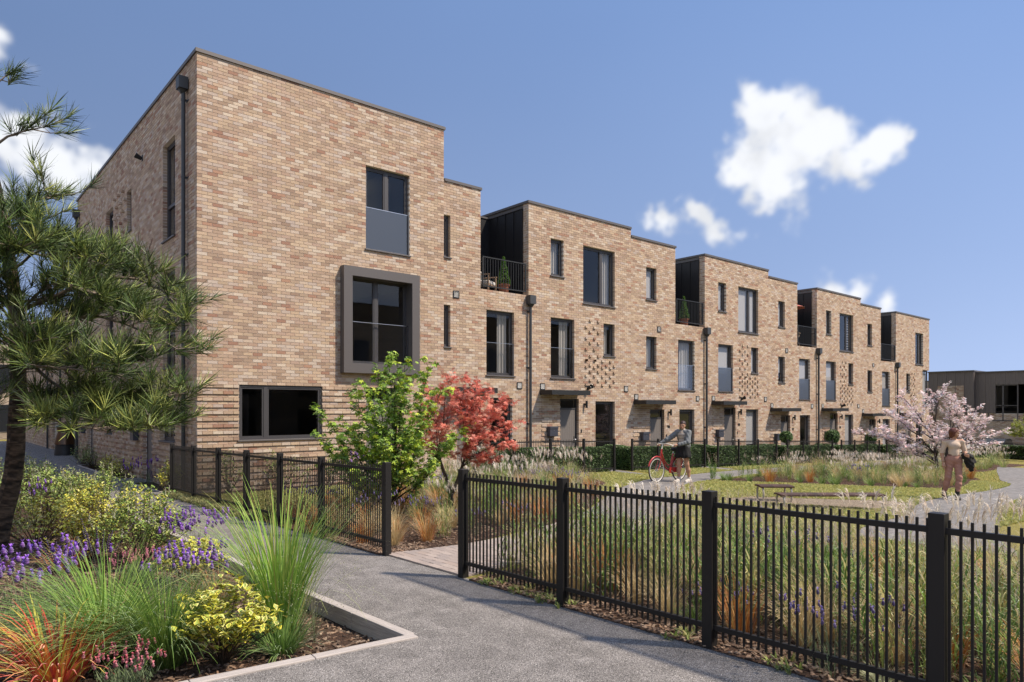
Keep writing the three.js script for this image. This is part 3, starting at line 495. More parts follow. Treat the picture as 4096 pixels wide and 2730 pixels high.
{ // clay pavers at the gate, each laid on its own
  const P = new THREE.Group(); P.name = 'paver_path'; P.userData.kind = 'structure'; scene.add(P);
  const area = [...pathL.filter(([x, z]) => sideOf(x, z) >= 0), cutA, cutB, ...[...pathR.filter(([x, z]) => sideOf(x, z) >= 0)].reverse()];
  const bed = obj('bedding', sheetGeo(area, 0.004), std([.16, .145, .135], 0.95), P); bed.userData.kind = 'stuff';
  const unit = new RoundedBoxGeometry(0.096, 0.05, 1, 1, 0.004), tones = [[.38, .32, .29], [.42, .35, .315], [.35, .30, .28], [.45, .38, .34], [.40, .325, .285]].map((c) => std(c, 0.9, { map: grainTex })), all = [];
  for (let r = 0; r < 56; r++) {
    const x = -0.5 + 0.05 + r * 0.1; let zs = [];
    for (let z = 7.5; z < 11; z += 0.01) if (inside(area, x, z)) zs.push(z);
    if (!zs.length) continue; const z0 = zs[0], z1 = zs[zs.length - 1];
    for (let k = Math.floor((z0 - (r & 1) * 0.1) / 0.2); k * 0.2 + (r & 1) * 0.1 < z1; k++) { const a = Math.max(z0, k * 0.2 + (r & 1) * 0.1 + 0.002), b = Math.min(z1, k * 0.2 + (r & 1) * 0.1 + 0.198); if (b - a > 0.025) all.push([x, (a + b) / 2, b - a]); }
  }
  all.sort((p, q) => Math.hypot(p[0] + 4.7, p[1] - 16.2) - Math.hypot(q[0] + 4.7, q[1] - 16.2));
  const rest = [];
  all.forEach(([x, z, l], i) => { const m4 = M4(x, gy(x, z) - 0.006 + (rnd() - 0.5) * 0.003, z, 0, 1, 1, l); if (i < 300) { const m = new THREE.Mesh(unit, pick(tones)); m.name = 'paver'; m.applyMatrix4(m4); m.receiveShadow = m.castShadow = true; P.add(m); } else rest.push(m4); });
  if (rest.length) inst('pavers', unit, tones[0], rest, P);
}
const path2 = smooth([[34, 6.2], [30, 7.2], [26, 8.3], [23.5, 9.0], [21.8, 9.7], [18.56, 10.05], [15.13, 10.02], [12.23, 10.3], [10, 10.9], [7, 11.3], [5.8, 11.7]], false, 5);
const path2b = smooth([[36, 8.4], [30, 9.5], [24, 10.4], [16.9, 11.15], [14.2, 11.45], [9.82, 12.4], [7, 13.3], [6.0, 13.7]], false, 5);
struct('paved_path', sheetGeo([...path2, ...[...path2b].reverse()], 0.012), CONC);
const gaps = [[12.02, 12.89], [16.96, 17.8], [22.03, 22.93], [27.03, 27.94], [32.19, 33.12], [37.2, 38.1]];
for (const [a, b] of gaps) struct('garden_path', sheetGeo([[a + 0.06, 0.2], [b - 0.06, 0.2], [b - 0.06, 2.2], [b - 0.3, 2.75], [a - 0.3, 2.9], [a + 0.06, 2.2]].map(([x, z]) => a < 13 && z > 2.1 ? [x - 0.5, z + 0.9] : [x, z]), 0.008), CONC);
struct('bench_gravel', sheetGeo(smooth([[8.3, 7.9], [9.6, 7.5], [11.2, 8.6], [12.3, 9.8], [11.4, 10.3], [9.8, 10.3], [8.3, 9.3]], true), 0.008), SAND);
const beds = {
  near: [[-0.545, 10.62], ...smooth([[-0.3, 10.6], [0.8, 10.45], [1.9, 10.35], [2.7, 10.9], [2.9, 12.0], [3.1, 13.2], [3.1, 15.0], [3, 17.5]], false), [-0.545, 18]],
  trees: [[-0.56, 4.9], [-0.56, 8.9], [0.73, 8.99], [2.79, 8.38], [4.3, 7.6], [5.69, 6.68], [6.73, 5.98], [7.2, 5.2], [6.6, 3.9], [4.6, 3.2], [2.6, 3.6], [1.2, 4.6]],
  plume: smooth([[3.6, 3.0], [5.2, 3.2], [6.8, 4.0], [8.2, 4.5], [9.2, 3.6], [9.5, 2.2], [8.0, 1.75], [5.2, 1.75], [3.8, 2.0]], true),
  centre: smooth([[12.75, 4.95], [13.97, 6.06], [15.03, 7.14], [16.37, 8.33], [17.59, 9.25], [19.6, 9.1], [21.69, 8.63], [23.4, 8.4], [25, 7.2], [25.5, 5.4], [23, 4.0], [19, 4.1], [15.6, 4.5]], true),
  far: smooth([[27, 4.2], [33, 4.0], [38, 4.4], [39, 6.0], [33, 6.6], [28, 7.0], [26.4, 5.8]], true),
  house: [[0.3, 0.2], [5.2, 0.2], [5.2, 0.9], [0.3, 0.9]],
};
for (const k of Object.keys(beds)) struct('planting_soil', sheetGeo(beds[k], k === 'house' ? 0.005 : 0.006), MULCH);
struct('front_paving', sheetGeo([[5.4, 0.16], [44, 0.16], [44, 0.9], [5.4, 0.9]], 0.004), CONC);

{ // bark chips lying loose on the near soil
  const chip = new THREE.BoxGeometry(0.045, 0.008, 0.014), ms = [], cs = [];
  const put = (x, z, y) => { ms.push(M4(x, y + 0.006, z, rr(0, 6.28), rr(0.5, 1.3), 1, rr(0.6, 1.5), rr(-0.4, 0.4), rr(-0.3, 0.3))); cs.push(lin(...jit(pick([[.15, .095, .062], [.21, .14, .095], [.10, .065, .045], [.28, .20, .14]]), 0.25))); };
  for (let i = 0; i < 9000; i++) { const x = rr(-5, -2), z = rr(4, 11.7); if (inside(planter, x, z)) put(x, z, gy(x, z) - 0.12 + 0.035 * (fbm(x * 1.3, z * 1.3, 2, 3) - 0.5)); }
  for (let i = 0; i < 14000; i++) { const x = rnd() < 0.35 ? rr(-0.54, 0.1) : rr(-0.42, 4.6), z = rr(7.4, 17); if (inside(beds.near, x, z) || inside(beds.trees, x, z)) put(x, z, gy(x, z) + 0.008); }
  const o = inst('bark_chips', chip, std(0xffffff, 0.95), ms, scene, cs); tag(o, 'loose brown bark chips covering the planting beds', 'bark mulch');
}
function lawnTufts(name, label, n, place, colors, hmin, hmax) {
  const g = new GB(); for (let k = 0; k < 7; k++) g.blade(rr(-0.03, 0.03), 0, rr(-0.03, 0.03), rr(0, 6.28), rr(0.1, 0.7), rr(0.7, 1.1), 0.16, rr(0.2, 1.0), [1, 1, 1], 2);
  const ms = [], cs = []; let tries = 0;
  while (ms.length < n && tries++ < n * 30) { const p = place(); if (!p) continue; const s = rr(hmin, hmax); ms.push(M4(p[0], p[2] ?? gy(p[0], p[1]), p[1], rr(0, 6.28), s * 1.3, s, s * 1.3)); cs.push(lin(...jit(pick(colors), 0.2))); }
  // blades are a metre long before scaling
  const o = inst(name, g.geo(), LEAF, ms, scene, cs); tag(o, label, 'grass'); return o;
}
const notLawn = [pathAll, [...path2, ...[...path2b].reverse()], beds.near, beds.trees, beds.plume, beds.centre, beds.far, beds.house];
const lawnCols = [[.48, .47, .14], [.54, .52, .17], [.38, .41, .12], [.58, .55, .22], [.31, .36, .10]];
lawnTufts('lawn_grass', 'short yellow-green mown grass of the lawns', 90000, () => {
  const u = rnd(), x = u < 0.75 ? rr(5.5, 22) : u < 0.92 ? rr(-0.4, 6) : rr(20, 34), z = u < 0.75 ? rr(1.7, 12.5) : u < 0.92 ? rr(0.9, 5) : rr(1.7, 12);
  for (const p of notLawn) if (inside(p, x, z)) return null;
  if (x > 8.4 && x < 12.2 && z > 7.7 && z < 10.2 && z < 8.0 + (x - 8.4) * 1.2 && z > 7.6 + (x - 9.6) * 0.8) return null;
  for (const [a, b] of gaps) if (x > a - 0.1 && x < b && z < 2.6) return null;
  return [x, z];
}, lawnCols, 0.025, 0.055);
lawnTufts('grass_fringe', 'tufty pale grass spilling over the tarmac below the railings', 2600, () => [-0.5 + (rnd() + rnd() + rnd() - 1.5) * 0.16 - 0.03, rr(-0.1, 5.1)], [[.36, .35, .14], [.42, .40, .18], [.30, .31, .11]], 0.05, 0.13);
lawnTufts('path_edge_grass', 'small weeds and grass tufts at the foot of the near fence', 190, () => { const z = rr(10.6, 16.5); return hash3((z * 5) | 0, 3, 1) > 0.62 ? [rr(-0.6, -0.3), z] : null; }, [[.26, .32, .08], [.42, .40, .16], [.20, .28, .06]], 0.025, 0.085);

// ---------------------------------------------------------------- fences
const FENCE = std([.0125, .0115, .0115], 0.55, { metalness: 0.2 });
function fenceRun(name, label, pts, o) { // pts: post positions along a line
  const [px, pz] = pts[0], G = thing(name, label, 'fence', [px, gy(px, pz), pz], 0, o.group), y0 = gy(px, pz), ps = o.post || 0.08, H = o.h || 1.1, L = (x, z) => [x - px, gy(x, z) - y0, z - pz];
  for (const [x, z] of pts) { const [a, b, c] = L(x, z); obj('post', RB(a - ps / 2, a + ps / 2, b - 0.08, b + H, c - ps / 2, c + ps / 2, 0.004), FENCE, G); }
  const pk = [];
  for (let k = 0; k + 1 < pts.length; k++) {
    const A = L(...pts[k]), B = L(...pts[k + 1]), d = V(B[0] - A[0], B[1] - A[1], B[2] - A[2]), len = d.length(), ang = -Math.atan2(d.z, d.x), til = Math.asin(d.y / len);
    for (const [nm, yy, hh] of [['top_rail', H - 0.095, 0.034], ['bottom_rail', o.low || 0.15, 0.034]]) { const g = new THREE.BoxGeometry(len - ps, hh, o.thin ? 0.02 : 0.03).rotateZ(til).rotateY(ang); g.translate((A[0] + B[0]) / 2, (A[1] + B[1]) / 2 + yy, (A[2] + B[2]) / 2); obj(nm, g, FENCE, G); }
    const n = Math.round(len / (o.pitch || 0.054));
    for (let i = 1; i < n; i++) { const t = i / n, x = mix(A[0], B[0], t), y = mix(A[1], B[1], t), z = mix(A[2], B[2], t), w = o.thin ? 0.0045 : (o.pw || 0.0065); pk.push(BX(x - w, x + w, y + (o.low || 0.15) - 0.075, y + H - 0.035, z - w, z + w)); }
  }
  if (o.merged) { const m = obj('pickets', pk, FENCE, G); m.userData.kind = 'stuff'; } else pk.forEach((g) => obj('picket', g, FENCE, G));
  return G;
}
fenceRun('railing_fence', 'black railing fence running from the house corner to the gate gap', [-0.02, 1.48, 2.97, 4.4, 5.8, 7.22, 8.96].map((z) => [-0.5, z]), { group: 'black railings along the tarmac path', pw: 0.0048 });
fenceRun('railing_fence', 'black railing fence nearest the camera, right of the gate gap', [10.47, 11.9, 13.36, 14.8, 16.2].map((z) => [-0.5, z]), { group: 'black railings along the tarmac path' });
const hedgeSpans = [[6.45, 12.02], [12.89, 16.96], [17.8, 22.03], [22.93, 27.03], [27.94, 32.19], [33.12, 37.2], [38.1, 43.6]];
const ord = ['in front of the lower wing of the end house', 'in front of the house next to the end house', 'in front of house number sixteen', 'in front of house number fourteen', 'in front of house number twelve', 'in front of house number ten', 'in front of the last two houses'];
hedgeSpans.forEach(([a, b], i) => { const n = Math.round((b - a) / 1.4), pts = []; for (let k = 0; k <= n; k++) pts.push([mix(a, b, k / n), 1.62]); fenceRun('garden_railing', `low black railing ${ord[i]}`, pts, { h: 1.05, post: 0.06, thin: true, pitch: 0.066, merged: true, low: 0.12, group: 'railings before the front hedges' }); });
fenceRun('garden_railing', 'low black railing across the far end of the garden', [[46, 1.7], [46, 4.5], [46, 7.3], [46, 10.1], [46, 13]], { h: 1.05, post: 0.06, thin: true, pitch: 0.09, merged: true });

// ---------------------------------------------------------------- clipped hedges
const leafQuad = (() => { const g = new GB(); for (let k = 0; k < 3; k++) { const a = k * 2.1 + 0.3, d = V(Math.cos(a), 0.5, Math.sin(a)).normalize(), n = V(-Math.cos(a) * 0.4, 0.9, -Math.sin(a) * 0.4).normalize(); g.leaf(V(0, 0, 0), d, n, 1, 0.62, [1, 1, 1]); } return g.geo(); })();
const hedgeCols = [[.07, .145, .036], [.095, .18, .048], [.13, .235, .062], [.05, .105, .03], [.20, .30, .10]];
const HCORE = std([.012, .022, .008], 1);
function hedge(label, boxes, dens, group, size = 0.034) {
  const [ax, , , , az] = boxes[0], G = thing('clipped_hedge', label, 'hedge', [ax, gy(ax, az), az], 0, group), oy = gy(ax, az), ms = [], cs = [];
  const core = boxes.map(([x0, x1, h, _h, z0, z1]) => { const g = new RoundedBoxGeometry(x1 - x0 - 0.06, h + 0.1, z1 - z0 - 0.06, 2, 0.05), P = g.attributes.position; for (let i = 0; i < P.count; i++) { const X = P.getX(i) + (x0 + x1) / 2, Z = P.getZ(i) + (z0 + z1) / 2; P.setXYZ(i, X - ax, P.getY(i) + h / 2 - 0.08 + gy(X, Z) - oy, Z - az); } return g; });
  obj('core', core, HCORE, G);
  for (const [x0, x1, h, _h, z0, z1] of boxes) {
    const faces = [[(x1 - x0) * h, 0], [(x1 - x0) * (z1 - z0), 1], [(z1 - z0) * h, 2], [(z1 - z0) * h, 3]];
    for (const [A, f] of faces) for (let k = 0; k < A * dens; k++) {
      let x = rr(x0, x1), y = rr(0.01, h), z = rr(z0, z1), d = Math.abs(rr(-1, 1) * rr(0, 1)) * 0.06 - 0.02;
      if (f === 0) z = z1 - d; else if (f === 1) y = h - d; else if (f === 2) x = x0 + d; else x = x1 - d;
      const bump = 0.03 * (fbm(x * 3, y * 3, z * 3, 3) - 0.5); // rounded shoulders, slightly uneven clipping
      const ey = Math.max(0, y - (h - 0.1)), cx = clamp(x, x0 + 0.07, x1 - 0.07), cz = clamp(z, z0 + 0.07, z1 - 0.07), e = Math.hypot(x - cx, z - cz, ey * 0.8); if (e > 0.1) { const s = 0.1 / e; x = cx + (x - cx) * s; z = cz + (z - cz) * s; y = Math.min(y, h - 0.1) + ey * s; }
      if (f === 0) z += bump; if (f === 1) y += bump; if (f === 2) x -= bump;
      ms.push(M4(x - ax, y + gy(x, z) - oy, z - az, rr(0, 6.28), rr(0.7, 1.3) * size, rr(0.7, 1.3) * size, rr(0.7, 1.3) * size, f === 0 ? rr(0.3, 1.3) : rr(-0.6, 0.6), rr(-0.6, 0.6))); cs.push(lin(...jit(pick(hedgeCols), 0.25)));
    }
  }
  inst('leaves', leafQuad, GLOSSLEAF, ms, G, cs);
}
hedgeSpans.forEach(([a, b], i) => { const n = i < 2 ? 1500 : i < 4 ? 1000 : 600, s = i < 2 ? 0.034 : i < 4 ? 0.042 : 0.055; hedge(`clipped evergreen hedge behind the railing ${ord[i]}`, [[a + 0.06, b - 0.06, 0.74, 0, 1.05, 1.52], ...(i ? [[a + 0.06, a + 0.5, 0.76, 0, 0.3, 1.0]] : [])], n, 'front garden hedges', s); });
hedge('low clipped hedge behind the far railing by the parked cars', [[46.2, 46.8, 0.8, 0, 1.8, 13]], 350, null, 0.075);
// ---------------------------------------------------------------- planting: prototypes, then clones
const shadeG = [[.10, .17, .045], [.13, .21, .055], [.17, .25, .07], [.08, .14, .04]];
const tan = [[.58, .45, .22], [.66, .52, .28], [.48, .36, .17]], cream = [[.74, .67, .58], [.80, .74, .66], [.68, .58, .48]], rust = [[.48, .20, .045], [.55, .25, .06], [.38, .14, .035], [.50, .32, .10]];
function grass(n, r, h, w, lean, droop, cols, seg = 4) { const g = new GB(); for (let k = 0; k < n; k++) { const a = rr(0, 6.28), d = Math.sqrt(rnd()) * r; g.blade(Math.cos(a) * d, 0, Math.sin(a) * d, a + rr(-0.5, 0.5), lean * rr(0.2, 1.2), h * rr(0.6, 1.08), w * rr(0.7, 1.2), droop * rr(0.3, 1.3), jit(pick(cols)), seg); } return g; }
function leafy(n, h) { // upright leafy grass with arching leaves and airy seed heads
  const g = new GB(), sp = new GB();
  for (let k = 0; k < n; k++) {
    const a = rr(0, 6.28), d = Math.sqrt(rnd()) * 0.16, x = Math.cos(a) * d, z = Math.sin(a) * d, hh = h * rr(0.65, 1.0), c = jit(pick([[.13, .23, .04], [.18, .29, .045], [.27, .34, .075], [.44, .40, .15], [.09, .17, .03]])), top = g.blade(x, 0, z, a, 0.1 * rnd(), hh, 0.007, 0.12, [c[0] * 0.9, c[1] * 0.85, c[2]], 3);
    const nl = 9; for (let q = 0; q < nl; q++) { const t = 0.08 + 0.85 * q / nl, yy = hh * t; g.blade(x + (top[0] - x) * t * t, yy, z + (top[2] - z) * t * t, rr(0, 6.28), rr(0.25, 0.6), rr(0.18, 0.36), 0.016, rr(1.0, 2.2), jit(c, 0.15), 4); }
    if (rnd() < 0.4) { const pc = jit(pick([[.46, .38, .28], [.40, .31, .24], [.52, .45, .34]]), 0.15); for (let q = 0; q < 11; q++) sp.blade(top[0], top[1] - 0.16 + q * 0.018, top[2], rr(0, 6.28), rr(0.3, 0.8), rr(0.07, 0.15), 0.005, rr(0.3, 1.2), pc, 2); }
  }
  return [g, sp];
}
function plumeGrass(n, h, np, kind = cream) {
  const g = grass(n, 0.16, h * 0.8, 0.012, 0.35, 1.6, [[.22, .33, .07], [.30, .40, .10], [.40, .44, .14], [.52, .48, .20]]), p = new GB();
  for (let k = 0; k < np; k++) {
    const a = rr(0, 6.28), top = p.blade(rr(-0.08, 0.08), 0.02, rr(-0.08, 0.08), a, rr(0.05, 0.3), h * rr(0.82, 1.0), 0.006, 0.35, jit([.42, .36, .22], 0.1), 4), c = pick(kind), side = a + rr(-0.4, 0.4);
    for (let q = 0; q < 15; q++) { const t = q / 15; p.blade(top[0] + Math.cos(side) * 0.03 * t, top[1] - 0.05 + t * 0.15, top[2] + Math.sin(side) * 0.03 * t, side + rr(-0.75, 0.75), rr(0.15, 0.55), rr(0.13, 0.24) * (1 - t * 0.35), 0.010, rr(1.0, 2.3), jit(c, 0.12), 4); }
  }
  return [g, p];
}
function lavender(n, h, r, col = [[.24, .10, .50], [.30, .13, .60], [.18, .07, .42], [.36, .18, .66]], big = 1) {
  const g = new GB(), f = new GB();
  for (let k = 0; k < n; k++) {
    const a = rr(0, 6.28), d = Math.sqrt(rnd()) * r, x = Math.cos(a) * d * 0.5, z = Math.sin(a) * d * 0.5, c = jit([.15, .20, .10]), top = g.blade(x, 0, z, a, rr(0, 0.5) * d / r + 0.05, h * rr(0.7, 1.0), 0.005, 0.3, c, 3);
    for (let q = 0; q < 7; q++) { const t = 0.1 + q * 0.1; g.blade(x + (top[0] - x) * t, h * 0.8 * t, z + (top[2] - z) * t, rr(0, 6.28), rr(0.3, 0.7), 0.07, 0.006, 0.4, jit(pick([[.13, .19, .07], [.10, .15, .06], [.18, .23, .11]])), 2); }
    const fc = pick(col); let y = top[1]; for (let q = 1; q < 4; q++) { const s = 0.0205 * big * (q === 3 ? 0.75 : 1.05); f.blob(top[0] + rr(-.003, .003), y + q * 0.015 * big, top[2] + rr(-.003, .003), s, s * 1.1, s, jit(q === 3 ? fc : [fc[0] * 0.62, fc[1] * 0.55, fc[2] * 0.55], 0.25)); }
    for (let q = 0; q < 5; q++) { const aa = rr(0, 6.28); f.leaf(V(top[0], y + 0.055 * big, top[2]), V(Math.cos(aa) * 0.5, 0.85, Math.sin(aa) * 0.5).normalize(), V(-Math.cos(aa), 0.4, -Math.sin(aa)).normalize(), 0.042 * big, 0.026 * big, jit([fc[0] * 1.35, fc[1] * 1.3, fc[2] * 1.25], 0.15)); }
  }
  return [g, f];
}
function shrub(n, rx, ry, cols, col2, len = 0.05, wid = 0.028, shoots = 22, flower) { // shoots from the base, leaves along them
  const g = new GB(), s = new GB(), f = new GB();
  for (let k = 0; k < shoots; k++) {
    const a = rr(0, 6.28), e = Math.sqrt(rnd()), tx = Math.cos(a) * rx * e, tz = Math.sin(a) * rx * e, ty = ry * (1.05 - 0.55 * e * e) * rr(0.8, 1.1), pts = [[tx * 0.1, 0, tz * 0.1], [tx * 0.45, ty * 0.4, tz * 0.45], [tx * 0.8, ty * 0.75, tz * 0.8], [tx, ty, tz]];
    s.tube(pts, [0.006, 0.005, 0.0035, 0.0015], [.09, .065, .04], 4);
    const m = Math.round(n / shoots);
    for (let q = 0; q < m; q++) {
      const t = 0.25 + 0.75 * Math.sqrt((q + 0.5) / m), i = Math.min(2, Math.floor(t * 3)), u = t * 3 - i, P = pts[i], Q = pts[Math.min(3, i + 1)], o = V(mix(P[0], Q[0], u), mix(P[1], Q[1], u), mix(P[2], Q[2], u)).add(V(rr(-1, 1), rr(-0.6, 0.8), rr(-1, 1)).multiplyScalar(0.03 + 0.05 * rx));
      const b = rr(0, 6.28), d = V(Math.cos(b), rr(0.1, 1.1), Math.sin(b)).normalize(), nn = V(-Math.cos(b) * 0.5, 0.9, -Math.sin(b) * 0.5).normalize(), c = jit(pick(cols), 0.16);
      g.leaf(o, d, nn, len * rr(0.7, 1.2), wid * rr(0.8, 1.2), c, col2 ? jit(col2, 0.2) : null);
    }
    if (flower && rnd() < flower) for (let q = 0; q < 9; q++) f.blob(tx + rr(-.01, .01), ty + q * 0.011, tz + rr(-.01, .01), 0.011 * (1.2 - q / 9), 0.009, 0.011 * (1.2 - q / 9), jit([.42, .42, .30], 0.15));
  }
  return flower ? [g, s, f] : [g, s];
}
// a plant prototype: list of [part name, builder, material]
function proto(name, parts) { return { name, parts: parts.map(([n, g, m]) => [n, g.geo(), m || LEAF]) }; }
function plant(p, label, category, x, z, o = {}) {
  const y = (o.y ?? gy(x, z)), G = thing(p.name, label, category, [x, y, z], o.turn ?? rr(0, 6.28), o.group), s = o.s || 1; G.scale.set(s * (o.sx || 1), s * (o.sy || 1), s * (o.sx || 1));
  for (const [n, g, m] of p.parts) obj(n, g, m, G).userData.kind = 'stuff';
  return G;
}
const rep = (n, f) => Array.from({ length: n }, f);
const P_leafy = rep(4, () => { const [a, b] = leafy(13, 1.08); return proto('meadow_grass_clump', [['blades', a], ['seed_heads', b]]); });
const P_plume = rep(3, () => { const [a, b] = plumeGrass(70, 1.05, 14); return proto('plume_grass_clump', [['blades', a], ['plumes', b]]); });
const P_tan = rep(2, () => proto('feather_grass_clump', [['blades', grass(170, 0.07, 0.72, 0.0055, 0.5, 1.5, tan)]]));
const P_rust = rep(2, () => proto('rust_grass_clump', [['blades', grass(130, 0.12, 0.62, 0.009, 0.35, 1.1, rust)]]));
const P_tuft = rep(2, () => proto('green_grass_clump', [['blades', grass(120, 0.08, 0.36, 0.007, 0.6, 1.2, [[.16, .27, .05], [.21, .33, .07], [.12, .21, .04]])]]));
const P_sage = rep(2, () => { const [a, b] = lavender(26, 0.6, 0.26, [[.24, .20, .46], [.30, .26, .52], [.20, .15, .40]], 0.8); return proto('sage_plant', [['stems', a], ['flower_spikes', b]]); });
const P_pale = rep(2, () => proto('pale_sedge_clump', [['blades', grass(110, 0.06, 0.3, 0.006, 0.8, 1.3, [[.50, .52, .30], [.42, .46, .24]])]]));

// beds: each clump of grass stands on its own
function fill(bed, gap, choose, skip) {
  const xs = bed.map((p) => p[0]), zs = bed.map((p) => p[1]), x0 = Math.min(...xs), x1 = Math.max(...xs), z0 = Math.min(...zs), z1 = Math.max(...zs); let row = 0;
  for (let z = z0; z < z1; z += gap * 0.87, row++) for (let x = x0 + (row & 1) * gap / 2; x < x1; x += gap) { const X = x + rr(-0.3, 0.3) * gap, Z = z + rr(-0.3, 0.3) * gap; if (inside(bed, X, Z) && !(skip && skip(X, Z))) choose(X, Z); }
}
const KIND = { leafy: ['meadow grass with airy seed heads', P_leafy], plume: ['grass with cream feathery plumes', P_plume], tan: ['fine straw-coloured feather grass', P_tan], rust: ['rust-orange grass', P_rust], tuft: ['low bright green grass tuft', P_tuft], sage: ['blue-flowered sage', P_sage], pale: ['low pale sedge', P_pale] };
function clump(kind, where, x, z, s, o = {}) { const [words, ps] = KIND[kind]; return plant(pick(ps), `clump of ${words} ${where}`, kind === 'sage' ? 'flowering plant' : 'grass clump', x, z, { s, group: `${words} ${where}`, ...o }); }
const W_near = 'in the bed behind the near railings', W_tree = 'in the bed round the two small maples', W_plume = 'between the maples and the hedge', W_cen = 'in the middle bed of the garden', W_far = 'in the far bed beyond the blossom tree';
fill(beds.near, 0.31, (x, z) => {
  const e = x, q = fbm(x * 0.7, z * 0.7, 4, 3), u = rnd();
  if (e < -0.2) { if (u < 0.3) clump(u < 0.12 ? 'tuft' : u < 0.2 ? 'sage' : 'pale', W_near, x + 0.1, z, rr(0.45, 0.75)); return; }
  if (q < 0.34) clump(u < 0.36 ? 'rust' : u < 0.62 ? 'sage' : u < 0.8 ? 'tan' : 'tuft', W_near, x, z, rr(0.6, 0.85));
  else if (Math.hypot(x - 2.2, z - 11.0) < 0.3 || Math.hypot(x - 2.95, z - 13.6) < 0.5) clump('plume', W_near, x, z, rr(0.6, 0.74));
  else clump(u < 0.80 ? 'leafy' : u < 0.94 ? 'tan' : 'rust', W_near, x, z, (u < 0.8 ? (x > 1.6 ? rr(0.42, 0.6) : rr(0.5, 0.72)) : rr(0.7, 0.95)));
}, (x, z) => x > 2.4 && z > 14.5);
fill(beds.trees, 0.44, (x, z) => {
  const q = fbm(x * 0.9 + 7, z * 0.9, 2, 3), u = rnd(), edge = !inside(beds.trees, x + 0.25, z + 0.35) || !inside(beds.trees, x - 0.1, z + 0.4);
  if (edge) { if (u < 0.75) clump(u < 0.25 ? 'rust' : u < 0.42 ? 'pale' : u < 0.6 ? 'sage' : 'leafy', W_tree, x, z - 0.08, u < 0.25 ? rr(0.7, 0.9) : rr(0.4, 0.55)); return; }
  if (q < 0.4) clump(u < 0.45 ? 'rust' : u < 0.75 ? 'sage' : 'tan', W_tree, x, z, rr(0.6, 0.8));
  else clump(u < 0.52 ? 'leafy' : u < 0.74 ? 'plume' : u < 0.88 ? 'tan' : 'tuft', W_tree, x, z, rr(0.42, 0.62));
}, (x, z) => Math.hypot(x - 1.0, z - 6.6) < 0.22);
fill(beds.plume, 0.62, (x, z) => { const u = rnd(); clump(u < 0.6 ? 'plume' : u < 0.88 ? 'leafy' : 'tan', W_plume, x, z, rr(0.5, 0.68)); });
fill(beds.centre, 0.56, (x, z) => {
  const u = rnd(), edge = !inside(beds.centre, x - 0.5, z + 0.45);
  if (edge) clump(u < 0.28 ? 'tuft' : u < 0.5 ? 'tan' : u < 0.62 ? 'sage' : u < 0.7 ? 'rust' : 'leafy', W_cen, x, z, u > 0.7 ? rr(0.42, 0.58) : rr(0.7, 0.95));
  else clump(u < 0.5 ? 'leafy' : u < 0.82 ? 'plume' : u < 0.94 ? 'tan' : 'rust', W_cen, x, z, u < 0.82 ? rr(0.44, 0.62) : rr(0.72, 0.95));
});
fill(beds.far, 1.0, (x, z) => { const u = rnd(); clump(u < 0.55 ? 'plume' : 'leafy', W_far, x, z, rr(0.55, 0.75), { sx: 1.35 }); });
// loose plants along the lawn edge behind the bicycle
for (const [x, z, k, s] of [[12.7, 4.75, 'leafy', 0.6], [13.0, 5.1, 'tuft', 0.9], [12.95, 4.6, 'leafy', 0.5], [3.6, 12.4, 'leafy', 0.5], [3.5, 13.9, 'plume', 0.7], [3.4, 14.3, 'plume', 0.66]]) clump(k, k === 'plume' || x < 7 ? 'at the edge of the grey path' : 'where the path bends by the bicycle', x, z, s);

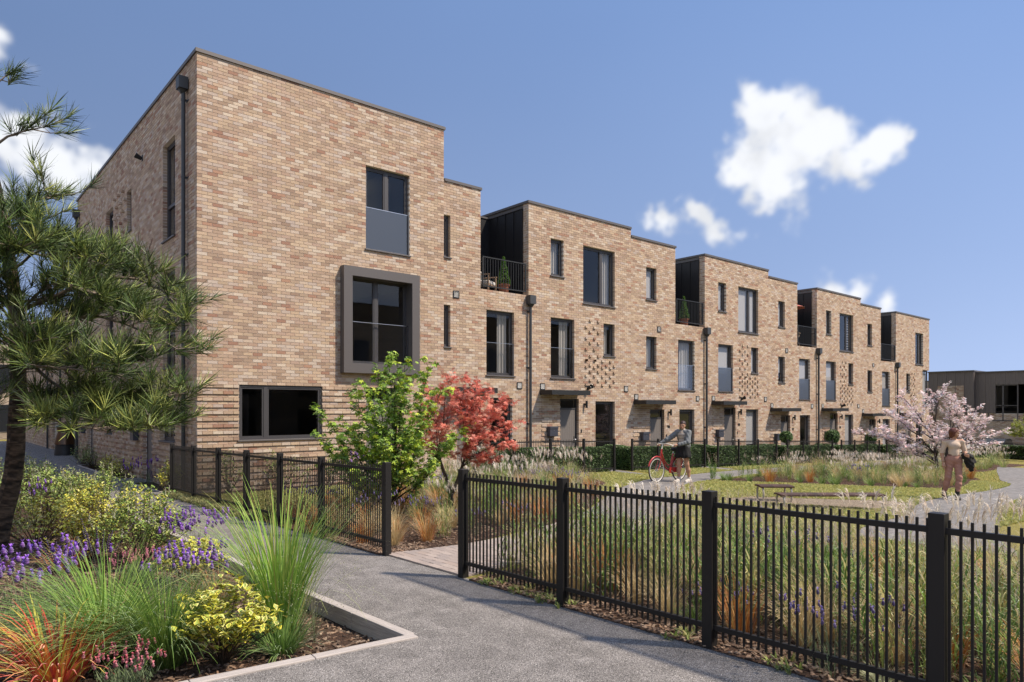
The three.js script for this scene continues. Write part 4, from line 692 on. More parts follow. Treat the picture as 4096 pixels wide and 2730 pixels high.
// ---------------------------------------------------------------- foreground planter
const soilY = (x, z) => gy(x, z) - 0.12 + 0.035 * (fbm(x * 1.3, z * 1.3, 2, 3) - 0.5);
const yel = [[.62, .56, .07], [.68, .62, .12], [.55, .52, .06], [.70, .66, .24]], olive = [[.13, .21, .04], [.19, .28, .055], [.27, .35, .08], [.38, .42, .13]];
function one(name, parts, label, cat, x, z, o = {}) { return plant(proto(name, parts), label, cat, x, z, { y: soilY(x, z) + 0.005, ...o }); }
{
  const tall = grass(330, 0.13, 1.28, 0.0105, 0.34, 0.95, [[.20, .37, .045], [.27, .45, .06], [.15, .29, .035], [.34, .48, .09], [.38, .40, .10]], 7);
  for (let k = 0; k < 26; k++) tall.blade(rr(-.1, .1), 0, rr(-.1, .1), rr(0, 6.28), rr(0.4, 0.7), rr(1.0, 1.35), 0.008, rr(1.2, 2.2), jit([.30, .36, .10]), 8);
  one('tall_grass_clump', [['blades', tall]], 'tall arching green grass clump at the corner of the planter', 'grass clump', -2.50, 10.72, { turn: 0.4 });
  const [ya, ys] = shrub(1000, 0.40, 0.56, yel, [.28, .36, .06], 0.066, 0.040, 42);
  one('variegated_shrub', [['leaves', ya, GLOSSLEAF], ['stems', ys, STEM]], 'yellow variegated shrub nearest the camera, beside the tall grass', 'shrub', -3.06, 11.02);
  for (const [x, z, s, l] of [[-3.68, 10.45, 1, 'dark green fountain grass left of the yellow shrub, wider clump'], [-3.38, 10.82, 0.82, 'small dark green fountain grass touching the yellow shrub']]) one('fountain_grass_clump', [['blades', grass(900, 0.13, 0.95, 0.007, 0.7, 1.3, [[.10, .21, .025], [.14, .28, .03], [.20, .35, .045], [.28, .40, .07]], 6)]], l, 'grass clump', x, z, { s });
  const rg = grass(260, 0.12, 0.60, 0.016, 0.7, 1.25, [[.56, .06, .035], [.64, .10, .045], [.66, .48, .07], [.52, .52, .08], [.68, .28, .06]], 6);
  one('red_grass_clump', [['blades', rg]], 'red and yellow blood grass clump in the bottom left corner', 'grass clump', -4.02, 10.75, { s: 1.0 });
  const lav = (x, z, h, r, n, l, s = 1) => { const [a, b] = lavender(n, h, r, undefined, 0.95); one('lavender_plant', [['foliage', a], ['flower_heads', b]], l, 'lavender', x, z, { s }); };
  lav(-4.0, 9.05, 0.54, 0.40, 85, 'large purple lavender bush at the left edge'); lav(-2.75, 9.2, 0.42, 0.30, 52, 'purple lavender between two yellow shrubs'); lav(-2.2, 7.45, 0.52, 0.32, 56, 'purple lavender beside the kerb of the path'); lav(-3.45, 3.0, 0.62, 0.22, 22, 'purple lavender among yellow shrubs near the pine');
  const yshrub = (x, z, r, h, n, l) => { const [a, b] = shrub(n * 2.4, r, h, z > 7.5 ? yel : [...yel, [.42, .46, .07], [.36, .42, .06]], z > 7.5 ? [.26, .34, .06] : null, 0.058, 0.034, 40); one('variegated_shrub', [['leaves', a, GLOSSLEAF], ['stems', b, STEM]], l, 'shrub', x, z); };
  yshrub(-2.48, 8.35, 0.40, 0.46, 380, 'yellow variegated shrub behind the middle lavender'); yshrub(-2.75, 4.0, 0.5, 0.72, 380, 'yellow variegated shrub beside the dark red grass'); yshrub(-3.45, 4.7, 0.6, 0.66, 460, 'wide yellow variegated shrub near the pine trunk'); yshrub(-3.12, 6.2, 0.42, 0.56, 330, 'yellow variegated shrub at the foot of the big green shrub'); yshrub(-2.3, 5.2, 0.5, 0.72, 400, 'yellow variegated shrub near the kerb behind the lavender'); yshrub(-2.25, -0.4, 0.5, 0.7, 260, 'pale yellow shrub at the far end of the planter');
  const gshrub = (x, z, r, h, n, l, fl = 0.5) => { const [a, b, c] = shrub(n * 2.2, r, h, olive, null, 0.056, 0.028, 56, fl); one('green_shrub', [['leaves', a, GLOSSLEAF], ['stems', b, STEM], ...(c ? [['flower_tips', c]] : [])], l, 'shrub', x, z); };
  gshrub(-2.66, 6.9, 0.66, 0.84, 1050, 'big green flowering shrub in the middle of the planter'); gshrub(-2.4, 3.2, 0.62, 0.9, 800, 'rounded green flowering shrub beside the narrowing path'); gshrub(-3.05, 2.2, 0.75, 0.9, 800, 'green flowering shrub right of the pine trunk'); gshrub(-2.3, 0.6, 0.6, 0.75, 520, 'green shrub before the side door of the end house'); gshrub(-3.7, 2.2, 0.6, 0.75, 560, 'green shrub at the foot of the pine'); gshrub(-2.9, -1.6, 0.8, 0.8, 520, 'dark green shrub at the back of the planter');
  gshrub(-3.2, -3.4, 0.8, 0.85, 420, 'dark green shrub farthest back in the planter'); gshrub(-2.5, -4.2, 0.6, 0.8, 300, 'dark green shrub at the back corner of the planter'); yshrub(-2.6, -5.4, 0.6, 0.8, 200, 'yellow-green shrub at the back corner of the planter');
  one('red_grass_clump', [['blades', grass(110, 0.07, 0.55, 0.010, 0.45, 0.9, [[.20, .04, .025], [.28, .08, .03], [.14, .10, .03]], 4)]], 'dark red upright grass between the yellow shrubs', 'grass clump', -2.98, 4.9);
  one('red_grass_clump', [['blades', grass(160, 0.1, 0.42, 0.010, 0.8, 1.2, [[.44, .14, .05], [.48, .24, .08], [.36, .28, .09]], 4)]], 'low orange-red grass behind the large lavender', 'grass clump', -3.4, 6.7);
  one('bronze_grass_clump', [['blades', grass(150, 0.1, 0.42, 0.009, 0.8, 1.2, [[.40, .17, .07], [.44, .28, .10], [.30, .22, .08]], 4)]], 'bronze grass under the middle lavender', 'grass clump', -2.55, 9.3);
  const [ha, hb] = lavender(80, 0.26, 0.22, [[.50, .17, .24], [.58, .24, .30]], 0.5); one('heather_plant', [['foliage', ha], ['flowers', hb]], 'small pink heather in front of the big green shrub', 'heather', -2.9, 7.95);
  const [hc, hd] = lavender(60, 0.22, 0.2, [[.50, .12, .16], [.55, .2, .24]], 0.5); one('heather_plant', [['foliage', hc], ['flowers', hd]], 'small pink heather beside the blood grass', 'heather', -3.72, 11.2);
  one('sedge_clump', [['blades', grass(240, 0.1, 0.40, 0.008, 1.0, 1.0, [[.14, .26, .04], [.19, .32, .06], [.11, .20, .035]], 5)]], 'low green sedge between the yellow shrub and the kerb', 'grass clump', -2.66, 11.12);
  const mist = (x, z, l) => { const g = new GB(); for (let k = 0; k < 40; k++) { const a = rr(0, 6.28), t = g.blade(0, 0, 0, a, rr(0.1, 0.6), rr(0.35, 0.55), 0.003, 0.4, jit([.22, .22, .12]), 3); for (let q = 0; q < 14; q++) g.leaf(V(t[0] + rr(-.07, .07), t[1] + rr(-.1, .05), t[2] + rr(-.07, .07)), V(rr(-1, 1), rr(0, 1), rr(-1, 1)).normalize(), V(0, 1, 0.1).normalize(), 0.012, 0.008, jit([.30, .31, .18], 0.2)); } one('spray_plant', [['sprays', g]], l, 'plant', x, z); };
  mist(-2.72, 10.2, 'hazy grey-green spray plant behind the front yellow shrub'); mist(-2.35, 11.0, 'hazy grey-green spray plant beside the tall grass');
  const salvia = (x, z, l) => { const g = new GB(), f = new GB(); for (let k = 0; k < 12; k++) { const a = rr(0, 6.28), h = rr(0.35, 0.55), t = g.blade(0, 0, 0, a, rr(0.1, 0.5), h, 0.004, 0.2, [.08, .10, .06], 3); for (let q = 0; q < 10; q++) f.blob(t[0] * (0.6 + 0.04 * q), t[1] * (0.62 + 0.04 * q), t[2] * (0.6 + 0.04 * q), 0.010, 0.012, 0.010, jit([.06, .03, .10], 0.2)); } one('salvia_plant', [['stems', g], ['spikes', f]], l, 'flowering plant', x, z); };
  salvia(-3.2, 7.4, 'dark purple salvia spikes before the big green shrub'); salvia(-3.6, 8.1, 'dark purple salvia spikes behind the large lavender'); salvia(-2.5, 6.3, 'dark purple salvia spikes right of the big green shrub');
  // along the side wall of the end house
  gshrub(-0.30, -11.4, 0.5, 0.8, 240, 'dark shrub farthest along the side wall of the end house', 0); gshrub(-0.32, -9.6, 0.5, 0.75, 240, 'dark green shrub below the small side window', 0); yshrub(-0.3, -7.2, 0.42, 0.6, 220, 'yellow-green shrub midway along the side wall'); yshrub(-0.3, -5.9, 0.42, 0.6, 220, 'yellow-green shrub left of the side door'); lav(-0.32, -3.0, 0.6, 0.3, 44, 'purple lavender right of the side door'); yshrub(-0.34, -0.75, 0.3, 0.85, 260, 'tall yellow-green shrub at the end of the railings'); salvia(-0.35, -1.9, 'dark salvia beside the side door lavender');
  one('red_grass_clump', [['blades', grass(90, 0.06, 0.35, 0.009, 0.8, 1.2, [[.44, .14, .05], [.36, .28, .09]], 4)]], 'small orange grass at the foot of the corner shrub', 'grass clump', -0.42, -0.2);
  for (const [x, z, r, h, n, l] of [[0.5, 0.55, 0.45, 0.95, 420, 'leafy shrub inside the railings by the house corner'], [1.7, 0.6, 0.6, 1.0, 560, 'leafy shrub below the wide ground-floor window'], [2.9, 0.55, 0.45, 0.8, 360, 'leafy shrub right of the wide ground-floor window']]) { const [a, b] = shrub(n, r, h, [[.16, .22, .06], [.24, .30, .08], [.34, .38, .12]], null, 0.055, 0.03, 26); plant(proto('green_shrub', [['leaves', a, GLOSSLEAF], ['stems', b, STEM]]), l, 'shrub', x, z); }
  { const [a, b] = lavender(46, 0.75, 0.3); plant(proto('lavender_plant', [['foliage', a], ['flower_heads', b]]), 'purple lavender seen through the railings below the maple', 'lavender', 2.6, 2.9); }
}
// ---------------------------------------------------------------- trees
const IMG = -0.7105; // turn that sets a tree's x axis across the view and z towards the viewer
const lerp3 = (a, b, t) => [mix(a[0], b[0], t), mix(a[1], b[1], t), mix(a[2], b[2], t)];
function polyAt(pts, t) { const f = t * (pts.length - 1), i = Math.min(pts.length - 2, Math.floor(f)); return lerp3(pts[i], pts[i + 1], f - i); }
function bend(a, b, n, sag, wob) { const o = []; for (let k = 0; k <= n; k++) { const t = k / n, p = lerp3(a, b, t), w = Math.sin(t * Math.PI); o.push([p[0] + w * rr(-wob, wob), p[1] + w * sag + w * rr(-wob, wob) * 0.6, p[2] + w * rr(-wob, wob)]); } return o; }
const BARK = (() => { const t = tex(256, 256, (x, y) => { const v = 0.55 + (fbm(x * 0.09, y * 0.02, 7, 4) - 0.5) * 0.9 + (hash3(x, y, 3) - 0.5) * 0.1; return [v, v * 0.95, v * 0.88]; }); return t; })();
{ // the pine leaning in from the left
  const P = thing('pine_tree', 'long-needled pine leaning in at the left edge of the view', 'pine tree', [-3.94, gy(-3.94, 4.99) - 0.14, 4.99], IMG);
  const trunk = new THREE.CatmullRomCurve3([[-0.02, -0.1, 0], [0.10, 0.51, 0], [0.23, 1.06, 0], [0.28, 1.70, 0], [0.30, 2.35, 0], [0.22, 3.3, -0.05], [0.05, 4.28, -0.1], [-0.14, 5.25, -0.1], [-0.22, 6.2, -0.1], [-0.28, 7.1, -0.1]].map((p) => V(...p)));
  const tg = new THREE.TubeGeometry(trunk, 70, 0.11, 14, false), TP = tg.attributes.position, uv = tg.attributes.uv;
  for (let i = 0; i < TP.count; i++) { const t = uv.getX(i), c = trunk.getPointAt(clamp(t, 0, 1)), k = (1.12 - 0.85 * t) * (1 + 0.16 * (fbm(TP.getX(i) * 22, TP.getY(i) * 6, TP.getZ(i) * 22, 3) - 0.5)); TP.setXYZ(i, c.x + (TP.getX(i) - c.x) * k, TP.getY(i), c.z + (TP.getZ(i) - c.z) * k); uv.setXY(i, t * 9, uv.getY(i) * 1.5); }
  tg.computeVertexNormals();
  obj('trunk', tg, std([.24, .19, .15], 0.95, { map: BARK, bumpMap: BARK, bumpScale: 0.02 }), P);
  const limbs = [
    [[0.06, 3.40, 0], [0.42, 3.0, .2], [0.71, 2.83, .35], [0.99, 2.5, .5], [1.34, 2.18, .65], [1.55, 2.02, .7], [1.73, 1.89, .75], [1.92, 1.755, .8], [2.38, 1.735, .9]],
    [[0.71, 2.83, .35], [1.03, 2.66, .4], [1.34, 2.5, .4], [1.6, 2.49, .3], [2.0, 2.57, .2]],
    [[0.25, 2.95, 0], [0.53, 2.55, .25], [0.95, 2.2, .4], [1.55, 1.92, .5], [1.87, 1.83, .6]],
    [[0.26, 3.15, 0], [1.03, 3.50, -.2], [1.61, 3.64, -.4], [2.1, 3.5, -.5], [2.45, 3.15, -.6]],
    [[0.2, 3.7, 0], [0.71, 3.98, .2], [1.1, 3.95, .4], [1.5, 3.7, .5]],
    [[0.06, 4.28, 0], [0.4, 4.6, -.2], [0.75, 4.72, -.3]],
    [[-0.1, 5.25, 0], [0.2, 5.42, .1], [0.5, 5.5, .2], [0.78, 5.56, .2]],
    [[0.26, 2.99, .2], [0.87, 3.06, .4], [1.5, 3.09, .4], [2.06, 2.9, .3], [2.5, 2.65, .1]],
    [[0.25, 2.25, .1], [0.55, 2.05, .3], [0.9, 1.9, .4]],
    [[1.55, 2.02, .7], [2.0, 2.14, .7], [2.35, 2.12, .7], [2.6, 2.0, .7]],
    [[0.2, 3.6, 0], [-0.4, 3.9, .5], [-0.9, 3.9, .8]], [[0.1, 4.2, 0], [-0.6, 4.6, -.3]], [[-0.1, 5.2, 0], [-0.8, 5.6, .2]], [[-0.2, 6.0, 0], [0.1, 6.35, -.2]], [[0.2, 3.3, 0], [0.8, 3.5, -0.8], [1.3, 3.4, -1.3]], [[0.2, 3.7, 0], [0.6, 3.9, 0.7], [1.0, 3.8, 1.1]], [[0.28, 2.7, 0], [0.7, 2.7, 0.7], [1.25, 2.75, 1.0]], [[0.25, 2.5, 0], [0.0, 2.35, 0.6], [-0.3, 2.3, 0.9]],
    [[0.28, 2.2, .1], [0.8, 1.9, .5], [1.4, 1.74, .8], [1.9, 1.68, .9], [2.5, 1.72, .9]], [[0.05, 4.4, 0], [0.5, 4.3, .5], [1.0, 4.1, .8]], [[0.25, 2.6, 0], [0.8, 2.45, .7], [1.5, 2.4, 1.0], [2.1, 2.35, 1.0]], [[0.28, 2.3, 0], [0.1, 1.9, 0.5], [0.2, 1.75, 0.8]],
    [[0.26, 3.0, 0], [0.7, 3.35, .3], [1.2, 3.45, .6], [1.75, 3.3, .7]], [[0.15, 4.0, 0], [0.55, 3.95, -.4], [1.1, 3.95, -.6], [1.5, 3.75, -.6]],
  ];
  for (let k = 0; k < 9; k++) { const h = 2.2 + 2.0 * (k + rnd()) / 9, a = rr(-1.5, 1.5), l = rr(0.7, 1.5) * (1.1 - 0.12 * (h - 2.3)); limbs.push([[0.2, h, 0], [0.2 + Math.cos(a) * l * 0.5, h + 0.1, Math.sin(a) * l * 0.5], [0.2 + Math.cos(a) * l, h + rr(-0.25, 0.2), Math.sin(a) * l]]); }
  const wood = new GB(), ms = [], cs = [], bark = [.19, .155, .125];
  limbs.forEach((L0, li) => { const L = L0.map(([x, y, z]) => [x * 0.97, y, li < 10 ? z * 0.35 : z * 0.8]);
    const c = new THREE.CatmullRomCurve3(L.map((p) => V(...p))), len = c.getLength(), n = Math.max(6, Math.round(len * 7)), thick = li === 0 ? 0.045 : li < 4 || li === 7 ? 0.03 : 0.02, pts = [], rs = [];
    for (let k = 0; k <= n; k++) { const p = c.getPoint(k / n); pts.push([p.x + rr(-.012, .012), p.y + rr(-.012, .012), p.z]); rs.push(thick * (1 - 0.78 * k / n)); }
    wood.tube(pts, rs, jit(bark, 0.1), 7);
    const tuft = (o, d, s) => { const q = new THREE.Quaternion().setFromUnitVectors(V(0, 1, 0), d.clone().normalize()); q.multiply(new THREE.Quaternion().setFromAxisAngle(V(0, 1, 0), rr(0, 6.28))); ms.push(new THREE.Matrix4().compose(o, q, V(s, s, s))); cs.push(lin(...jit(pick([[.05, .088, .02], [.065, .108, .023], [.085, .135, .028], [.12, .17, .036], [.24, .29, .075]]), 0.2))); };
    const tw = Math.round(len * (li === 6 || li === 13 ? 5 : li < 3 ? 13 : 13.5)), t00 = li < 3 ? 0.48 : 0.2;
    for (let k = 0; k < tw; k++) {
      const t = t00 + (1 - t00) * (k + rnd()) / tw, p = c.getPoint(t), tan2 = c.getTangent(t), a = rr(0, 6.28), out = V(tan2.x * 0.7 + Math.cos(a) * 0.75, tan2.y * 0.35 + 0.38 + rr(-0.45, 0.35), tan2.z * 0.7 + Math.sin(a) * 0.75).normalize(), l = rr(0.16, 0.55), m = p.clone().addScaledVector(out, l * 0.5).add(V(rr(-.03, .03), rr(-.05, .01), rr(-.03, .03))), e = p.clone().addScaledVector(out, l).add(V(0, 0.03, 0));
      wood.tube([[p.x, p.y, p.z], [m.x, m.y, m.z], [e.x, e.y, e.z]], [0.009, 0.006, 0.004], jit(bark, 0.2), 4);
      const dd = e.clone().sub(m).normalize().add(V(0.12, 0.3, 0)).normalize(); tuft(e, dd, rr(0.85, 1.15)); tuft(m.clone().lerp(e, 0.4), dd.clone().add(V(rr(-.5, .5), rr(0, .4), rr(-.5, .5))), rr(0.7, 1)); if (rnd() < 0.75) { const s2 = m.clone().add(V(rr(-.12, .12), rr(0, .12), rr(-.12, .12))); wood.tube([[m.x, m.y, m.z], [s2.x, s2.y, s2.z]], [0.005, 0.003], bark, 3); tuft(s2, V(rr(-.8, .8), rr(0.2, 1), rr(-.8, .8)), rr(0.7, 1.05)); }
    }
    const e = c.getPoint(1), tt = c.getTangent(1); tuft(e, tt.add(V(0, .2, 0)), 1.1); tuft(e, V(tt.x + .3, .5, tt.z), 1);
  });
  obj('branches', wood.geo(), STEM, P).userData.kind = 'stuff';
  const nd = new GB(); for (let k = 0; k < 22; k++) { const a = k * 2.4, lean = 0.06 + 0.9 * Math.sqrt(k / 22); nd.blade(0, rr(-0.1, 0.05), 0, a, lean, rr(0.19, 0.31), 0.0098, rr(-0.06, 0.08), jit([0.9, 0.9, 0.9], 0.65), 2, 0.6); }
  inst('needles', nd.geo(), std(0xffffff, 0.5, { vertexColors: true, side: THREE.DoubleSide }), ms, P, cs);
}
// broad-leaved trees: limbs to given ends, side twigs, leaves gathered along the twigs
function leafStar(lobes, spread, w) { const g = new GB(); for (let k = 0; k < lobes; k++) { const a = (k / (lobes - 1) - 0.5) * spread, l = 1 - 0.35 * Math.abs(k / (lobes - 1) - 0.5) * 2; g.leaf(V(0, 0, 0), V(Math.sin(a), 0.08, Math.cos(a)), V(0, 1, 0), l, w, [1, 1, 1]); } return g.geo(); }
function broadleaf(name, label, cat, pos, o) {
  const T = thing(name, label, cat, pos, IMG), wood = new GB(), ms = [], cs = [];
  for (const s of o.stems) wood.tube(s.pts, s.r, o.bark, 8);
  for (const [ex, ey, ez, fromStem = 0, fromT = 0.5] of o.limbs) {
    const a = polyAt(o.stems[fromStem].pts, fromT), b = [ex, ey, ez ?? rr(-o.depth, o.depth)], L = Math.hypot(b[0] - a[0], b[1] - a[1], b[2] - a[2]), pts = bend(a, b, 6, o.sag * L, 0.03 * L), r0 = o.limbR * (0.7 + 0.3 * L);
    wood.tube(pts, pts.map((_, k) => r0 * (1 - 0.85 * k / 6) + 0.0015), o.bark, 6);
    const tw = Math.round(L * o.twigs);
    for (let k = 0; k < tw; k++) {
      const t = o.bare + (1 - o.bare) * (k + rnd()) / tw, p = polyAt(pts, Math.min(t, 1)), an = rr(0, 6.28), l = o.twigL * rr(0.5, 1.2) * (1.15 - 0.5 * t), d = V(Math.cos(an), rr(...o.twigUp), Math.sin(an)).add(V((b[0] - a[0]) / L, (b[1] - a[1]) / L, (b[2] - a[2]) / L).multiplyScalar(0.7)).normalize(), e = [p[0] + d.x * l, p[1] + d.y * l, p[2] + d.z * l];
      wood.tube([p, lerp3(p, e, 0.5).map((v, i) => v + (i === 1 ? 0.02 : 0)), e], [o.limbR * 0.22 + .001, o.limbR * 0.14 + .001, 0.0012], o.bark, 3);
      for (let q = 0; q < o.leaves; q++) { const tt = rr(0.15, 1.1), c = lerp3(p, e, tt), s = o.size * rr(0.65, 1.25); ms.push(M4(c[0] + rr(-1, 1) * o.scatter, c[1] + rr(-1, 1) * o.scatter, c[2] + rr(-1, 1) * o.scatter, rr(0, 6.28), s, s, s, rr(...o.tilt), rr(-0.5, 0.5))); cs.push(lin(...jit(pick(o.cols), 0.2))); }
    }
  }
  obj('trunk', wood.geo(), STEM, T);
  inst(o.crown || 'crown', o.leaf, o.mat || LEAF, ms, T, cs);
  return T;
}
broadleaf('green_maple_tree', 'small bright green maple beside the gate, in front of the red one', 'maple tree', [1.05, gy(1.05, 6.55), 6.55], {
  stems: [{ pts: [[0, -0.05, 0], [0.01, 0.4, 0], [0.0, 0.75, 0.02], [0.03, 1.2, 0], [0.02, 1.8, 0], [0.0, 2.35, 0]], r: [0.045, 0.04, 0.036, 0.026, 0.015, 0.005] }], bark: [.042, .032, .026], limbR: 0.012, sag: -0.06, depth: 0.6, twigs: 13, twigL: 0.34, twigUp: [-0.2, 0.9], bare: 0.28, leaves: 10, scatter: 0.05, size: 0.068, tilt: [0.0, 1.0],
  cols: [[.17, .30, .03], [.24, .40, .035], [.36, .52, .04], [.50, .60, .055], [.13, .24, .03]], leaf: leafStar(5, 4.0, 0.42),
  limbs: [[-1.13, 1.76, .2, 0, .18], [-1.2, 1.28, -.1, 0, .14], [-0.98, 0.93, .3, 0, .10], [-0.74, 2.1, -.3, 0, .25], [-0.38, 2.08, .4, 0, .3], [-0.07, 2.6, 0, 0, .6], [0.14, 2.5, -.2, 0, .55], [0.57, 2.42, .1, 0, .35], [0.25, 2.15, .5, 0, .35], [0.72, 2.05, -.2, 0, .25], [1.0, 1.3, .1, 0, .16], [1.08, 1.45, -.3, 0, .2], [0.68, 0.95, .3, 0, .1], [-0.5, 0.8, .5, 0, .1], [-0.5, 1.5, .6, 0, .2], [0.3, 1.5, .7, 0, .22], [0.5, 1.6, .4, 0, .25], [-0.3, 1.2, -.6, 0, .2], [0.3, 1.1, -.6, 0, .2], [-0.8, 1.5, -.4, 0, .2], [0.1, 1.9, .5, 0, .4], [-0.2, 1.7, .6, 0, .35], [0.0, 1.3, .8, 0, .2], [-0.75, 1.15, .45, 0, .14], [0.45, 1.25, .55, 0, .16], [-0.25, 2.35, .1, 0, .45], [0.15, 1.0, .6, 0, .14]],
});
broadleaf('red_maple_tree', 'small coral-red Japanese maple right of the green maple', 'maple tree', [2.15, gy(2.15, 6.53), 6.53], {
  stems: [{ pts: [[0, -0.05, 0], [0.03, 0.25, 0], [-0.02, 0.5, 0.02], [-0.12, 0.8, 0.05], [-0.2, 1.05, 0.02]], r: [0.05, 0.042, 0.034, 0.026, 0.018] }, { pts: [[0.02, 0.3, 0], [0.14, 0.6, 0], [0.22, 0.85, -.05], [0.3, 1.1, -.05]], r: [0.034, 0.028, 0.022, 0.015] }], bark: [.085, .060, .045], limbR: 0.011, sag: 0.1, depth: 0.6, twigs: 14, twigL: 0.32, twigUp: [-0.35, 0.35], bare: 0.32, leaves: 10, scatter: 0.05, size: 0.078, tilt: [0.1, 1.25],
  cols: [[.62, .14, .095], [.70, .20, .14], [.74, .28, .20], [.54, .10, .07], [.68, .32, .22]], leaf: leafStar(7, 3.6, 0.17),
  limbs: [[-0.5, 1.75, 0, 0, .9], [-0.34, 2.1, -.1, 0, .95], [0, 2.3, 0, 0, 1], [0.34, 2.28, .1, 1, 1], [0.64, 2.1, -.1, 1, 1], [0.97, 1.95, .1, 1, .95], [1.1, 1.54, 0, 1, .9], [1.06, 1.15, .15, 1, .7], [0.55, 1.0, .3, 1, .6], [-0.42, 1.25, .2, 0, .7], [0.2, 1.8, .5, 1, .9], [0.6, 1.6, .5, 1, .9], [0.0, 1.5, .6, 0, .9], [0.8, 1.35, .45, 1, .8], [0.4, 1.3, .6, 1, .7], [-0.25, 1.6, -.5, 0, .9], [0.3, 1.7, -.5, 1, .9], [0.7, 1.7, -.4, 1, .9], [0.45, 2.0, .3, 1, 1], [0.15, 2.05, -.4, 0, 1], [0.85, 1.75, .3, 1, .95], [0.25, 1.15, .4, 1, .6], [0.75, 0.95, .1, 1, .6]],
});
{
  const blos = (() => { const g = new GB(); for (let f = 0; f < 4; f++) { const o = V(rr(-.9, .9), rr(-.6, .6), rr(-.9, .9)); for (let k = 0; k < 5; k++) { const a = k * 1.2566 + f; g.leaf(o, V(Math.cos(a), 0.45, Math.sin(a)).normalize(), V(-Math.cos(a) * .4, .9, -Math.sin(a) * .4), 0.62, 0.5, f === 3 ? [1, .82, .84] : [1, .99, .99]); } } return g.geo(); })();
  broadleaf('blossom_tree', 'spreading tree covered in pale pink blossom in the middle bed', 'blossom tree', [23.1, gy(23.1, 7.2), 7.2], {
    stems: [{ pts: [[0, -0.05, 0], [-0.05, 0.5, 0], [-0.12, 1.0, 0], [-0.1, 1.7, 0], [-0.1, 2.3, 0]], r: [0.075, 0.06, 0.05, 0.035, 0.012] }, { pts: [[0.05, 0, 0], [0.25, 0.5, 0], [0.32, 1.0, 0], [0.4, 1.6, 0]], r: [0.06, 0.05, 0.042, 0.02] }], bark: [.05, .036, .032], limbR: 0.02, sag: 0.06, depth: 1.3, twigs: 6.5, twigL: 0.6, twigUp: [0, 0.9], bare: 0.3, leaves: 12, scatter: 0.05, size: 0.062, tilt: [-0.5, 0.5], crown: 'blossom',
    cols: [[.88, .84, .84], [.90, .88, .88], [.86, .74, .76], [.90, .89, .89]], leaf: blos, mat: phy(0xffffff, 0.9, { vertexColors: true, side: THREE.DoubleSide, transmission: 0.3, thickness: 0 }),
    limbs: [[-2.3, 1.38, .3, 0, .25], [-2.8, 1.5, -.3, 0, .3], [-2.0, 2.28, .2, 0, .4], [-1.2, 2.9, -.2, 0, .6], [-0.5, 2.8, .4, 0, .8], [0.14, 3.1, 0, 0, .9], [0.7, 2.8, -.3, 1, .9], [0.86, 2.37, .6, 1, .9], [1.3, 1.9, .2, 1, .7], [2.0, 2.0, -.2, 1, .6], [1.67, 1.15, .4, 1, .4], [-1.75, 0.95, .5, 0, .2], [-1.0, 1.9, 1.1, 0, .5], [0.2, 2.0, 1.2, 1, .8], [-0.3, 1.5, 1.3, 0, .5], [0.6, 1.5, -1.2, 1, .6], [-0.8, 2.0, -1.2, 0, .6], [-1.5, 1.6, -.9, 0, .4], [-1.4, 2.3, .6, 0, .6], [0.4, 2.5, .6, 1, .9], [1.5, 1.5, -.8, 1, .5], [-0.7, 1.3, 1.2, 0, .35], [2.1, 1.5, .1, 1, .5]],
  });
}
const leafSmall = leafStar(3, 2.2, 0.5);
function farTree(label, x, z, h, r, cols, leafN = 9, bark = [.07, .055, .045], cat = 'tree', size = 0.075) {
  const limbs = []; for (let k = 0; k < 18; k++) { const a = k * 2.4, e = Math.sqrt((k + 0.5) / 18); limbs.push([Math.cos(a) * r * e, h * (0.98 - 0.42 * e * e) * rr(0.85, 1.03), Math.sin(a) * r * e, 0, rr(0.35, 0.8)]); }
  broadleaf('garden_tree', label, cat, [x, gy(x, z), z], { stems: [{ pts: [[0, -0.05, 0], [0, h * 0.3, 0], [0.03, h * 0.55, 0], [0, h * 0.8, 0]], r: [h * .025, h * .02, h * .015, h * .006] }], bark, limbR: h * 0.006, sag: 0.05, depth: r, twigs: 7, twigL: 0.24 * r, twigUp: [-0.2, 0.8], bare: 0.35, leaves: leafN, scatter: 0.06 * r, size, tilt: [0, 1], cols, leaf: leafSmall, limbs });
}
farTree('small yellow-green tree at the right edge beyond the hedge', 44.2, 5.2, 2.9, 1.5, [[.30, .34, .05], [.38, .40, .07], [.22, .28, .05]], 14, undefined, 'tree', 0.1);
// clipped balls on stems in the front gardens
function ballBush(label, x, z, r, h) {
  const G = thing('ball_topiary', label, 'topiary', [x, gy(x, z), z], 0, 'clipped ball bushes by the front doors'), ms = [], cs = [];
  obj('pot', new THREE.LatheGeometry([[0.001, 0], [0.13, 0], [0.17, 0.3], [0.18, 0.33], [0.15, 0.33], [0.14, 0.28], [0.001, 0.28]].map((p) => new THREE.Vector2(...p)), 20), std([.10, .10, .105], 0.7), G);
  obj('stem', rod([0, 0.28, 0], [0, h, 0], 0.02, 8), std([.08, .06, .045], 0.9), G);
  obj('core', new THREE.IcosahedronGeometry(r * 0.88, 3).translate(0, h, 0), HCORE, G);
  for (let k = 0; k < 1100; k++) { const d = V(rr(-1, 1), rr(-1, 1), rr(-1, 1)).normalize().multiplyScalar(r * rr(0.86, 1.04)); ms.push(M4(d.x, h + d.y, d.z, rr(0, 6.28), 0.045, 0.045, 0.045, rr(-1, 1), rr(-1, 1))); cs.push(lin(...jit(pick(hedgeCols), 0.2))); }
  inst('leaves', leafQuad, GLOSSLEAF, ms, G, cs);
}
ballBush('clipped ball bush left of the downpipe by house number twelve', 24.75, 0.6, 0.27, 1.1); ballBush('largest clipped ball bush, in front of house number ten', 29.25, 0.6, 0.34, 1.15); ballBush('clipped ball bush in front of house number eight', 33.75, 0.6, 0.27, 1.1);
